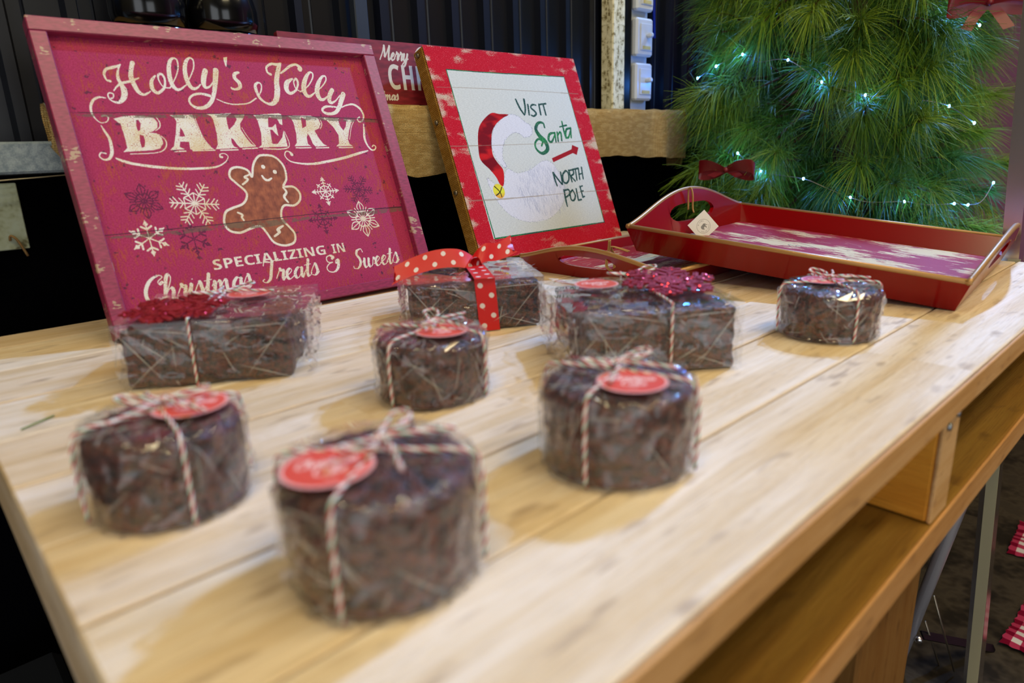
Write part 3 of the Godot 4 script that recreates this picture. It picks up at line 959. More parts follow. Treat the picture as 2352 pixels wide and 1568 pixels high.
func make_materials() -> void:
	var pine := wood_texture(1024, 768, 11, Color8(232, 219, 202), Color8(212, 188, 150), Color8(150, 128, 106))
	wood_mats("pine", pine, 6, [Color8(255, 252, 248), Color8(250, 242, 232), Color8(255, 248, 236), Color8(244, 232, 214), Color8(255, 250, 246), Color8(248, 238, 222)])
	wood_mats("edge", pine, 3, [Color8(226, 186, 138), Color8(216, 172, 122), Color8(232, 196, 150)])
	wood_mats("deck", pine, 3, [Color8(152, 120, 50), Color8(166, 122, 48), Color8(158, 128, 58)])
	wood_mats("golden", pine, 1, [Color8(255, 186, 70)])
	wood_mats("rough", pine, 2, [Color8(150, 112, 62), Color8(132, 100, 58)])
	var cake := speckle(512, 512, 61, [Color8(20, 12, 10), Color8(38, 21, 16), Color8(112, 58, 27), Color8(62, 33, 22), Color8(146, 82, 40), Color8(42, 25, 20)], 0.04, 1.3, 0.3)
	M.cake = tri_mat(cake[0], 3.8, 0.45, 0.5, Color8(240, 182, 146), cake[1], 0.6)
	var film := StandardMaterial3D.new()
	film.transparency = BaseMaterial3D.TRANSPARENCY_ALPHA
	film.albedo_color = Color(0.97, 0.96, 0.97, 0.012)
	film.roughness = 0.02
	film.metallic_specular = 0.5
	film.cull_mode = BaseMaterial3D.CULL_DISABLED
	M.film = film
	var fold := mat(Color(0.93, 0.92, 0.9, 0.34), 0.3, 0.5)
	fold.transparency = BaseMaterial3D.TRANSPARENCY_ALPHA
	fold.cull_mode = BaseMaterial3D.CULL_DISABLED
	M.crease = fold
	M.sticker = mat(Color.WHITE, 0.3)
	M.sticker.albedo_texture = sticker_print()
	M.twine = mat(Color.WHITE, 0.85, 0.2)
	M.twine.albedo_texture = twine_print()
	M.glitter_foam = mat(Color8(140, 8, 16), 0.55, 0.5)
	M.glint = mat(Color8(232, 60, 70), 0.22, 0.7)
	M.glint.metallic = 0.9
	M.ribbon = mat(Color.WHITE, 0.42, 0.5)
	M.ribbon.albedo_texture = dots_print()
	M.ribbon.cull_mode = BaseMaterial3D.CULL_DISABLED
	M.satin = mat(Color8(122, 8, 22), 0.34, 0.6)
	M.satin.rim_enabled = true
	M.satin.rim = 0.4
	M.bakery = mat(Color.WHITE, 0.62, 0.3)
	M.bakery.albedo_texture = bakery_print()
	var rail := painted_wood(Color8(152, 46, 82), Color8(172, 142, 116), 200, 51)
	M.rail = tri_mat(rail, 3.2, 0.36, 0.5)
	M.plain_red = mat(Color8(122, 22, 34), 0.6)
	M.linen = mat(Color.WHITE, 0.85, 0.2)
	M.linen.albedo_texture = linen_print()
	var jute := weave_print(256, Color8(176, 140, 78), Color8(196, 164, 104), Color8(96, 70, 34), 4)
	M.jute_edge = tri_mat(jute[0], 5.0, 0.95, 0.1, Color8(236, 214, 170), jute[1], 0.2)
	var sack := weave_print(256, Color8(198, 170, 116), Color8(220, 196, 144), Color8(110, 88, 52), 5)
	M.burlap = tri_mat(sack[0], 7.0, 0.95, 0.1, Color8(244, 236, 220), sack[1], 0.15)
	M.burlap.cull_mode = BaseMaterial3D.CULL_DISABLED
	M.bronze = mat(Color8(128, 116, 96), 0.35, 0.5)
	M.bronze.metallic = 0.85
	M.shelf_sign = mat(Color.WHITE, 0.55)
	M.shelf_sign.albedo_texture = shelf_sign_print()
	M.lacquer = mat(Color8(136, 2, 8), 0.22, 0.4)
	M.lacquer.clearcoat_enabled = true
	M.lacquer.clearcoat = 0.25
	M.lacquer.clearcoat_roughness = 0.06
	M.gold = mat(Color8(178, 134, 78), 0.4, 0.5)
	M.gold.metallic = 0.35
	M.tray_floor = mat(Color.WHITE, 0.5, 0.35)
	M.tray_floor.albedo_texture = tray_print()
	M.card = mat(Color.WHITE, 0.7)
	M.card.albedo_texture = tag_print()
	M.card_plain = mat(Color8(206, 216, 226), 0.7)
	M.jute_string = mat(Color8(176, 136, 84), 0.95, 0.1)
	M.cladding = mat(Color8(11, 14, 25), 0.36, 0.5)
	M.slate = mat(Color8(38, 46, 58), 0.5)
	var worn := speckle(256, 256, 33, [Color8(128, 112, 70), Color8(212, 202, 160), Color8(230, 222, 184), Color8(238, 230, 196), Color8(242, 236, 204)], 0.03, 0.7, 0.25)
	M.cream_post = tri_mat(worn[0], 6.0, 0.6)
	M.duct = mat(Color8(176, 182, 188), 0.5)
	M.plate = mat(Color8(214, 218, 222), 0.3)
	M.label_strip = mat(Color8(206, 190, 120), 0.6)
	M.black_cloth = mat(Color8(5, 5, 7), 0.95, 0.05)
	M.cable_blue = mat(Color8(14, 40, 150), 0.4)
	var zinc := speckle(256, 256, 35, [Color8(112, 128, 140), Color8(138, 152, 162), Color8(160, 172, 180)], 0.06, 0.6, 0.5)
	M.zinc = tri_mat(zinc[0], 5.0, 0.5, 0.5)
	M.pale_panel = tri_mat(worn[0], 3.0, 0.6, 0.4, Color8(150, 166, 178))
	M.rust = mat(Color8(120, 92, 52), 0.8)
	M.boot = mat(Color8(6, 6, 8), 0.16, 0.55)
	M.pedestal = mat(Color8(178, 142, 86), 0.5)
	M.needle = []
	for c in [Color8(80, 118, 24), Color8(112, 142, 28), Color8(140, 164, 44), Color8(64, 104, 30)]:
		var m := mat(c, 0.5, 0.4)
		m.backlight_enabled = true
		m.backlight = Color(0.16, 0.2, 0.05)
		m.cull_mode = BaseMaterial3D.CULL_DISABLED
		M.needle.append(m)
	M.bark = mat(Color8(84, 56, 34), 0.9, 0.2)
	M.wire = mat(Color8(170, 160, 140), 0.35)
	M.wire.metallic = 0.9
	var led := mat(Color8(220, 236, 255), 0.3)
	led.emission_enabled = true
	led.emission = Color(0.55, 0.8, 1.0)
	led.emission_energy_multiplier = 14.0
	M.led = led
	M.chrome = mat(Color8(222, 220, 222), 0.24, 0.5)
	M.chrome.metallic = 1.0
	M.dull_chrome = mat(Color8(206, 202, 208), 0.32, 0.5)
	M.dull_chrome.metallic = 0.55
	M.satin_metal = mat(Color8(186, 178, 146), 0.45, 0.5)
	M.satin_metal.metallic = 0.15
	M.black_metal = mat(Color8(10, 10, 12), 0.3)
	var slab := speckle(512, 512, 81, [Color8(34, 29, 23), Color8(52, 45, 36), Color8(68, 60, 49), Color8(58, 51, 42)], 0.012, 0.8, 0.35)
	M.concrete = tri_mat(slab[0], 0.9, 0.85, 0.3, Color.WHITE, slab[1], 0.2, true)
	M.gingham = mat(Color.WHITE, 0.9, 0.1)
	M.gingham.albedo_texture = gingham_print()
	M.gingham.cull_mode = BaseMaterial3D.CULL_DISABLED
	M.mauve_wall = mat(Color8(150, 96, 138), 0.85)
	M.grey_wall = mat(Color8(120, 118, 114), 0.9)
	M.ceiling_white = mat(Color8(150, 148, 142), 0.9)
	M.dark_tub = mat(Color8(24, 28, 38), 0.5)
	M.lamp_body = mat(Color8(210, 210, 208), 0.5)
	var glow := mat(Color8(255, 250, 240), 0.4)
	glow.emission_enabled = true
	glow.emission = Color(1.0, 0.86, 0.62)
	glow.emission_energy_multiplier = 9.0
	M.tube_glow = glow
	var glow2 := mat(Color8(240, 246, 255), 0.4)
	glow2.emission_enabled = true
	glow2.emission = Color(0.45, 0.68, 1.0)
	glow2.emission_energy_multiplier = 40.0
	M.flood_glow = glow2
	M.silver_nail = mat(Color8(150, 156, 164), 0.35)
	M.silver_nail.metallic = 0.9

# ---------------------------------------------------------------- cakes
func ridged(n: FastNoiseLite, p: Vector3) -> float:
	return 1.0 - absf(n.get_noise_3dv(p)) * 2.6

func soft_noise(sd: int) -> FastNoiseLite:
	var n := FastNoiseLite.new()
	n.seed = sd
	n.frequency = 1.0
	n.noise_type = FastNoiseLite.TYPE_SIMPLEX_SMOOTH
	n.fractal_type = FastNoiseLite.FRACTAL_NONE
	return n

func round_shape(r: float, h: float, grow: float, amp: float, sd: int, sides: int, crumple: bool, coarse := 1.0) -> ArrayMesh:
	var prof := []
	var R := r + grow
	var H := h + grow
	var c := 0.007
	prof.append(Vector2(R * 0.9, 0.0))
	prof.append(Vector2(R + (0.0015 if crumple else 0.0), 0.002))
	for i in range(1, 13):
		prof.append(Vector2(R - 0.0008 * sin(i * 0.5), (H - c) * i / 12.0))
	for i in range(1, 6):
		var a := PI / 2 * i / 5.0
		prof.append(Vector2(R - c + c * cos(a), H - c + c * sin(a)))
	for i in range(1, 9):
		prof.append(Vector2((R - c) * (1.0 - i / 8.0) + 0.0001, H + 0.001 * sin(i * 0.4)))
	var n1 := soft_noise(sd)
	var rows := []
	for p in prof:
		var row := PackedVector3Array()
		for k in sides + 1:
			var t := TAU * (k % sides) / sides
			var v := Vector3(p.x * cos(t), p.y, p.x * sin(t))
			var out := Vector3(cos(t), 0, sin(t)) if p.y < H - c else Vector3(cos(t) * p.x / R * 0.5, 1, sin(t) * p.x / R * 0.5).normalized()
			var d := 0.0
			if crumple:
				var q := Vector3(v.x * 44 + v.y * 12, v.y * 22 + v.x * 12, v.z * 44 - v.y * 10) * coarse
				d = (ridged(n1, q) * 0.6 + ridged(n1, q * 2.3 + Vector3(5, 3, 1)) * 0.4) * amp - amp * 0.3
				d *= clampf(p.x / R * 2.0, 0.15, 1.0)
			else:
				d = n1.get_noise_3dv(v * 110.0) * amp
			if p.y < 0.001:
				out = Vector3.ZERO
			row.append(v + out * d)
		rows.append(row)
	var s := begin(true)
	put_grid(s, rows, 1, 1, true)
	return finish(s)

func block_shape(w: float, h: float, d: float, grow: float, amp: float, sd: int, crumple: bool, left := 0.0, right := 0.0) -> ArrayMesh:
	var half := Vector3(w / 2 + grow, (h + grow) / 2, d / 2 + grow)
	var rad := 0.005
	var n1 := soft_noise(sd)
	var steps := []
	for q in [0.0, 0.02, 0.05]:
		steps.append(q)
	for i in range(1, 20):
		steps.append(0.05 + 0.9 * i / 20.0)
	for q in [0.95, 0.98, 1.0]:
		steps.append(q)
	var s := begin(true)
	for face in 5:
		var rows := []
		for b in steps:
			var row := PackedVector3Array()
			for a in steps:
				var u: float = a * 2 - 1
				var v: float = b * 2 - 1
				var p: Vector3 = [Vector3(u, v, 1), Vector3(-u, v, -1), Vector3(1, v, -u), Vector3(-1, v, u), Vector3(u, 1, -v)][face]
				p *= half
				var inner := p.clamp(-half + Vector3.ONE * rad, half - Vector3.ONE * rad)
				var nrm := (p - inner).normalized()
				var q := inner + nrm * rad
				q.y += half.y
				var dd := 0.0
				if crumple:
					var k := Vector3(q.x * 22 + q.y * 14, q.y * 30 - q.x * 8, q.z * 22 + q.y * 9)
					dd = (ridged(n1, k) * 0.6 + ridged(n1, k * 2.1 + Vector3(3, 8, 2)) * 0.4) * amp - amp * 0.25
					var ends := clampf((absf(q.x) - half.x * 0.85) / (half.x * 0.15), 0, 1)
					q.x += (right if q.x > 0 else -left) * ends * (0.55 + 0.45 * n1.get_noise_2d(q.y * 60, q.z * 30))
				else:
					dd = n1.get_noise_3dv(q * 95.0) * amp + n1.get_noise_3dv(q * 30.0) * amp
				q += nrm * dd
				q.y = maxf(q.y, 0.0)
				row.append(q)
			rows.append(row)
		put_grid(s, rows, 1, 1, true)
	return finish(s)

func jitter(n: FastNoiseLite, p: Vector3, k: float) -> Vector3:
	var q := p * 900.0
	return Vector3(n.get_noise_3dv(q), n.get_noise_3dv(q + Vector3(71, 3, 9)), n.get_noise_3dv(q + Vector3(5, 133, 40))) * k

func facet_round(r: float, h: float, sd: int) -> ArrayMesh:
	# stiff film broken into flat facets
	var n := soft_noise(sd)
	var s := begin()
	var rows := []
	var sides := 30
	var prof := [[1.01, 0.0], [1.0, 0.16], [1.0, 0.34], [1.0, 0.52], [0.995, 0.7], [0.99, 0.86], [0.93, 1.0], [0.7, 1.0], [0.42, 1.0], [0.002, 1.0]]
	for i in prof.size():
		var row := PackedVector3Array()
		for k in sides + 1:
			var t := TAU * ((k % sides) + 0.5 * (i % 2)) / sides
			var v := Vector3(cos(t) * r * prof[i][0], h * prof[i][1], sin(t) * r * prof[i][0])
			var j := jitter(n, v, 0.0042 if i > 0 else 0.0016)
			if i >= 6:
				j.y = absf(j.y) * 0.25
			if i == 9:
				j = Vector3.ZERO
			if i == 0:
				j.y = 0.0
			v += j
			var flat := Vector2(v.x, v.z)
			if i < 6:
				flat = flat.normalized() * maxf(flat.length(), r * 0.985)
			row.append(Vector3(flat.x, maxf(v.y, 0.0), flat.y))
		rows.append(row)
	put_grid(s, rows, 1, 1, true)
	return finish(s)

func facet_block(size: Vector3, sd: int, left: float, right: float) -> ArrayMesh:
	var n := soft_noise(sd)
	var s := begin()
	var half := Vector3(size.x / 2 + 0.0012, (size.y + 0.0014) / 2, size.z / 2 + 0.0012)
	for face in 5:
		var rows := []
		var nv := 5 if face < 4 else 8
		for b in nv + 1:
			var row := PackedVector3Array()
			for a in 10:
				var u := a / 9.0 * 2 - 1
				var v := float(b) / nv * 2 - 1
				var p: Vector3 = [Vector3(u, v, 1), Vector3(-u, v, -1), Vector3(1, v, -u), Vector3(-1, v, u), Vector3(u, 1, -v)][face] * half
				p.y += half.y
				var j := jitter(n, Vector3(snappedf(p.x, 0.0001), snappedf(p.y, 0.0001), snappedf(p.z, 0.0001)), 0.005)
				var edge := p.abs() - Vector3(half.x, 0, half.z)
				if absf(p.x) > half.x - 0.0001:
					j.x = absf(j.x) * signf(p.x) * 0.7
					j.x += (right if p.x > 0 else -left)
				if absf(p.z) > half.z - 0.0001:
					j.z = absf(j.z) * signf(p.z) * 0.6
				if p.y > half.y * 2 - 0.0001:
					j.y = absf(j.y) * 0.4
				p += j
				p.y = maxf(p.y, 0.0)
				row.append(p)
			rows.append(row)
		put_grid(s, rows, 1, 1, true)
	return finish(s)

func sticker_on(parent: Node, at: Vector3, turn: float, r := 0.023) -> void:
	var s := begin(true)
	var n := 28
	for ring in 3:
		for k in n:
			var a := TAU * k / n
			var b := TAU * (k + 1) / n
			var r0 := r * ring / 3.0
			var r1 := r * (ring + 1) / 3.0
			var p := []
			for q in [[r0, a], [r1, a], [r1, b], [r0, b]]:
				p.append(Vector3(q[0] * cos(q[1]), 0.0004 - 0.6 * q[0] * q[0], q[0] * sin(q[1])))
			var uv := []
			for q in p:
				uv.append(Vector2(0.5 + q.x / r / 2, 0.5 + q.z / r / 2))
			quad(s, p[0], p[3], p[2], p[1], uv[0], uv[3], uv[2], uv[1])
	part(parent, "sticker", finish(s), M.sticker, at, Basis(Vector3.UP, turn))

func twine_path(parent: Node, p: Array, r := 0.0013) -> void:
	part(parent, "twine", tube(smooth_path(p, 5), r, 7, 0.019), M.twine)

func bow_of_twine(parent: Node, at: Vector3, turn: float, size := 0.026, lift := 0.006) -> void:
	for sgn in [-1.0, 1.0]:
		var p := []
		for q in [[0, 0, 0], [0.55, 0.5, 0.28], [1.0, 0.9, 0.1], [0.9, 0.7, -0.22], [0.4, 0.35, -0.12], [0, 0.1, 0]]:
			p.append(at + Vector3(q[0] * size * sgn, q[1] * lift + 0.001, q[2] * size).rotated(Vector3.UP, turn))
		twine_path(parent, p)
		p = []
		for q in [[0, 0.1, 0], [0.3, 0.3, 0.5], [0.7, 0.15, 0.9], [1.0, 0.05, 1.2]]:
			p.append(at + Vector3(q[0] * size * sgn, q[1] * lift + 0.001, q[2] * size).rotated(Vector3.UP, turn))
		twine_path(parent, p)
	part(parent, "knot", lathe([[0.0001, -0.002], [0.0022, -0.0015], [0.003, 0.0005], [0.0022, 0.0025], [0.0001, 0.003]], 10), M.twine, at + Vector3(0, 0.001, 0))

func round_creases(r: float, h: float, sd: int) -> ArrayMesh:
	# sharp folds pressed into the film
	rng.seed = sd
	var s := begin(true)
	for i in 34:
		var a := rng.randf_range(0, TAU)
		var y := rng.randf_range(0.04, 0.9) * h
		var da := rng.randf_range(-0.5, 0.5)
		var dy := rng.randf_range(-0.5, 0.5) * h
		var p := []
		for k in 4:
			var t := k / 3.0
			var yy := clampf(y + dy * t, 0.003, h - 0.006)
			var rr := r + 0.0018 + 0.0008 * sin(t * 3.0 + i)
			p.append(Vector3(cos(a + da * t) * rr, yy, sin(a + da * t) * rr))
		put_tube(s, p, [0.0001, 0.0003, 0.0003, 0.0001], 5)
	for i in 12:
		var a := rng.randf_range(0, TAU)
		var b := a + rng.randf_range(-0.9, 0.9)
		put_tube(s, [Vector3(cos(a) * r * 0.95, h - 0.001, sin(a) * r * 0.95), Vector3(cos(b) * r * 0.6, h + 0.0022, sin(b) * r * 0.6)], [0.0004, 0.0001], 5)
	return finish(s)

func block_creases(size: Vector3, sd: int) -> ArrayMesh:
	rng.seed = sd
	var s := begin(true)
	var z := size.z / 2 + 0.0042
	var w := size.x / 2
	var h := size.y
	var lines := [[-1, 1, -0.5, 0.12], [1, 1, 0.42, 0.1], [-0.75, 0.96, 0.02, 0.8], [0.95, 0.9, 0.1, 0.86], [-0.95, 0.02, -0.3, 0.7], [0.98, 0.02, 0.35, 0.3]]
	for i in 12:
		var x := rng.randf_range(-0.9, 0.9)
		var y := rng.randf_range(0.1, 0.9)
		lines.append([x, y, x + rng.randf_range(-0.35, 0.35), clampf(y + rng.randf_range(-0.4, 0.4), 0.03, 0.97)])
	for q in lines:
		var a := Vector3(q[0] * w, q[1] * h, z)
		var b := Vector3(q[2] * w, q[3] * h, z + 0.0006)
		put_tube(s, [a, a.lerp(b, 0.5) + Vector3(0, 0.0006, 0.0008), b], [0.0002, 0.0004, 0.0001], 5)
	for i in 14:
		var x := rng.randf_range(-0.9, 0.9) * w
		var d := rng.randf_range(-0.9, 0.9) * size.z / 2
		put_tube(s, [Vector3(x, h + 0.003, d), Vector3(x + rng.randf_range(-0.02, 0.02), h + 0.0036, d + rng.randf_range(-0.03, 0.03))], [0.0003, 0.0001], 5)
	for i in 7:
		var d := rng.randf_range(-0.9, 0.9) * size.z / 2
		put_tube(s, [Vector3(-w - 0.004, h * rng.randf_range(0.5, 1.0), d), Vector3(-w - 0.004, h * rng.randf_range(0.02, 0.4), d + rng.randf_range(-0.02, 0.02))], [0.0005, 0.0002], 5)
	return finish(s)

func round_cake(at: Vector3, r: float, h: float, sd: int, label: String, strands: Array, sticker: Vector3, tilt: float, bow: float) -> void:
	var t := thing("wrapped_round_cake", label, "cake", at, "round fruit cakes in clear film")
	part(t, "cake", round_shape(r - 0.003, h - 0.003, 0.0, 0.0016, sd, 60, false), M.cake)
	part(t, "wrapper", round_shape(r - 0.0005, h - 0.0005, 0.0, 0.0030, sd + 50, 144, true), M.film)
	part(t, "wrapper_fold", facet_round(r + 0.0006, h + 0.0008, sd + 90), M.film)
	part(t, "film_creases", round_creases(r, h, sd + 300), M.crease)
	for a in strands:
		# up one side, over the top, down the other
		var d := Vector3(cos(a), 0, sin(a))
		var R := r + 0.0012
		var H := h + 0.0022
		var p := [d * R + Vector3(0, 0.003, 0), d * (R + 0.001) + Vector3(0, h * 0.5, 0), d * R + Vector3(0, H - 0.008, 0), d * (R - 0.006) + Vector3(0, H, 0), d * r * 0.4 + Vector3(0, H + 0.001, 0), Vector3(0, H + 0.0015, 0), -d * r * 0.4 + Vector3(0, H + 0.001, 0), -d * (R - 0.006) + Vector3(0, H, 0), -d * R + Vector3(0, H - 0.008, 0), -d * (R + 0.001) + Vector3(0, h * 0.5, 0), -d * R + Vector3(0, 0.003, 0)]
		twine_path(t, p)
	sticker_on(t, Vector3(sticker.x, h + 0.0036, sticker.z), tilt)
	bow_of_twine(t, Vector3(0.004, h + 0.006, -0.004), bow)

func snowflake(parent: Node, at: Vector3, turn: float, lean: Basis, r: float, sd: int) -> void:
	var s := begin()
	for i in 6:
		var a := TAU * i / 6
		var d := Vector2(cos(a), sin(a))
		var e := Vector2(-d.y, d.x)
		var shapes := [PackedVector2Array([e * -0.07 * r, e * -0.07 * r + d * r * 0.92, d * r * 1.02, e * 0.07 * r + d * r * 0.92, e * 0.07 * r])]
		for q in [[0.34, 0.42, 0.06], [0.6, 0.34, 0.055], [0.8, 0.2, 0.05]]:
			for sg in [-1.0, 1.0]:
				var o: Vector2 = d * r * q[0]
				var dir: Vector2 = (d * 0.6 + e * sg).normalized()
				var nn := Vector2(-dir.y, dir.x)
				shapes.append(PackedVector2Array([o - nn * r * q[2], o + dir * r * q[1] - nn * r * q[2], o + dir * r * (q[1] + 0.04), o + dir * r * q[1] + nn * r * q[2], o + nn * r * q[2]]))
		for p in shapes:
			put_prism(s, p, -0.001, 0.001)
	var hub := PackedVector2Array()
	for i in 12:
		hub.append(Vector2(cos(TAU * i / 12), sin(TAU * i / 12)) * r * 0.3)
	put_prism(s, hub, -0.0012, 0.0012)
	var b := lean * Basis(Vector3.UP, turn) * Basis(Vector3.RIGHT, -PI / 2)
	var flake_ := part(parent, "glitter_snowflake", finish(s), M.glitter_foam, at, b)
	flake_.set_meta("label", "red glitter snowflake")
	rng.seed = sd
	var g := begin()
	for i in 420:
		var a := int(rng.randf_range(0, 6)) * TAU / 6
		var len_ := rng.randf_range(0.05, 0.98) * r
		var o := Vector2(len_, rng.randf_range(-0.06, 0.06) * r).rotated(a)
		if rng.randf() < 0.55:
			var q: Array = [[0.34, 0.42], [0.6, 0.34], [0.8, 0.2]][rng.randi_range(0, 2)]
			o = (Vector2(q[0], 0) + Vector2(0.6, 1.0 if rng.randf() < 0.5 else -1.0).normalized() * q[1] * rng.randf()).rotated(a) * r + Vector2(rng.randf_range(-1, 1), rng.randf_range(-1, 1)) * 0.04 * r
		var c := Vector3(o.x, o.y, 0.0014)
		var tb := Basis.from_euler(Vector3(rng.randf_range(-0.7, 0.7), rng.randf_range(-0.7, 0.7), rng.randf_range(0, 6)))
		var k := 0.0006
		quad(g, c + tb * Vector3(-k, -k, 0), c + tb * Vector3(-k, k, 0), c + tb * Vector3(k, k, 0), c + tb * Vector3(k, -k, 0))
	var gl := part(flake_, "glitter", finish(g), M.glint)
	gl.set_meta("kind", "stuff")

func block_cake(at: Vector3, yaw: float, size: Vector3, sd: int, label: String, left: float, right: float) -> Node3D:
	var t := thing("wrapped_square_cake", label, "cake", at, "square fruit cakes in clear film")
	t.rotation.y = yaw
	part(t, "cake", block_shape(size.x - 0.006, size.y - 0.004, size.z - 0.006, 0.0, 0.0014, sd, false), M.cake)
	part(t, "wrapper", block_shape(size.x, size.y, size.z, 0.0002, 0.0036, sd + 9, true, left, right), M.film)
	part(t, "wrapper_fold", facet_block(size, sd + 40, left * 0.6, right * 0.6), M.film)
	part(t, "film_creases", block_creases(size, sd + 300), M.crease)
	return t

func round_the_block(t: Node, x: float, size: Vector3) -> void:
	var H := size.y + 0.0045
	var D := size.z / 2 + 0.0045
	twine_path(t, [Vector3(x, 0.002, D), Vector3(x, H * 0.5, D + 0.0006), Vector3(x, H - 0.004, D), Vector3(x, H, D - 0.004), Vector3(x, H + 0.001, D * 0.4), Vector3(x, H + 0.001, -D * 0.4), Vector3(x, H, -D + 0.004), Vector3(x, H - 0.004, -D), Vector3(x, 0.002, -D)])

func strip(path: Array, across: Variant, width: float, repeat := 1.0, cols := 4, pinch := 0.0, notch := 0.0) -> ArrayMesh:
	# a ribbon along path; across: one direction, or one for each point
	var p := smooth_path(path, 6)
	var ac := smooth_path(across, 6) if across is Array else []
	var s := begin(true)
	var along := 0.0
	var prev := PackedVector3Array()
	var prev_u := 0.0
	for i in p.size():
		var d: Vector3 = ac[i].normalized() if across is Array else across.normalized()
		var row := PackedVector3Array()
		var wide := width * (1.0 - pinch * (1.0 - sin(PI * i / (p.size() - 1))))
		var back := Vector3.ZERO
		if i == p.size() - 1 and notch > 0.0:
			back = (p[i - 1] - p[i]).normalized() * notch
		for k in cols + 1:
			row.append(p[i] + d * wide * (float(k) / cols - 0.5) + back * (1.0 - absf(float(k) / cols - 0.5) * 2.0))
		if i > 0:
			along += p[i].distance_to(p[i - 1])
			for k in cols:
				var v0 := float(k) / cols
				var v1 := float(k + 1) / cols
				quad(s, prev[k], row[k], row[k + 1], prev[k + 1], Vector2(prev_u, v0), Vector2(along / repeat, v0), Vector2(along / repeat, v1), Vector2(prev_u, v1))
		prev = row
		prev_u = along / repeat
	return finish(s)

func satin_bow(at: Vector3, face: Vector3, size: float, label: String, droop: float) -> void:
	var t := thing("ribbon_bow", label, "bow", at, "red satin bows on the pine tree")
	var side := Vector3.UP.cross(face).normalized()
	var up := Vector3.UP
	for sg in [-1.0, 1.0]:
		var o: Vector3 = side * sg
		part(t, "loop", strip([face * 0.004, o * size * 0.5 + up * size * 0.16 + face * 0.012, o * size + up * size * 0.12 + face * 0.01, o * size * 1.04 - up * size * 0.12, o * size * 0.5 - up * size * 0.14 - face * 0.004, Vector3.ZERO], [up * 0.5 + face * 0.3, up + face * 0.4, up + face * 0.2, up - face * 0.1, up, up * 0.5], size * 0.5, 1.0, 4, 0.65), M.satin)
		part(t, "tail", strip([Vector3.ZERO, o * size * 0.3 - up * size * 0.4 * droop, o * size * 0.55 - up * size * 0.9 * droop + face * 0.01], side + up * 0.3 * sg, size * 0.3, 1.0, 3), M.satin)
	part(t, "knot", lathe([[0.0001, -0.008], [0.006, -0.005], [0.007, 0.0], [0.006, 0.005], [0.0001, 0.008]], 12), M.satin, face * 0.004)

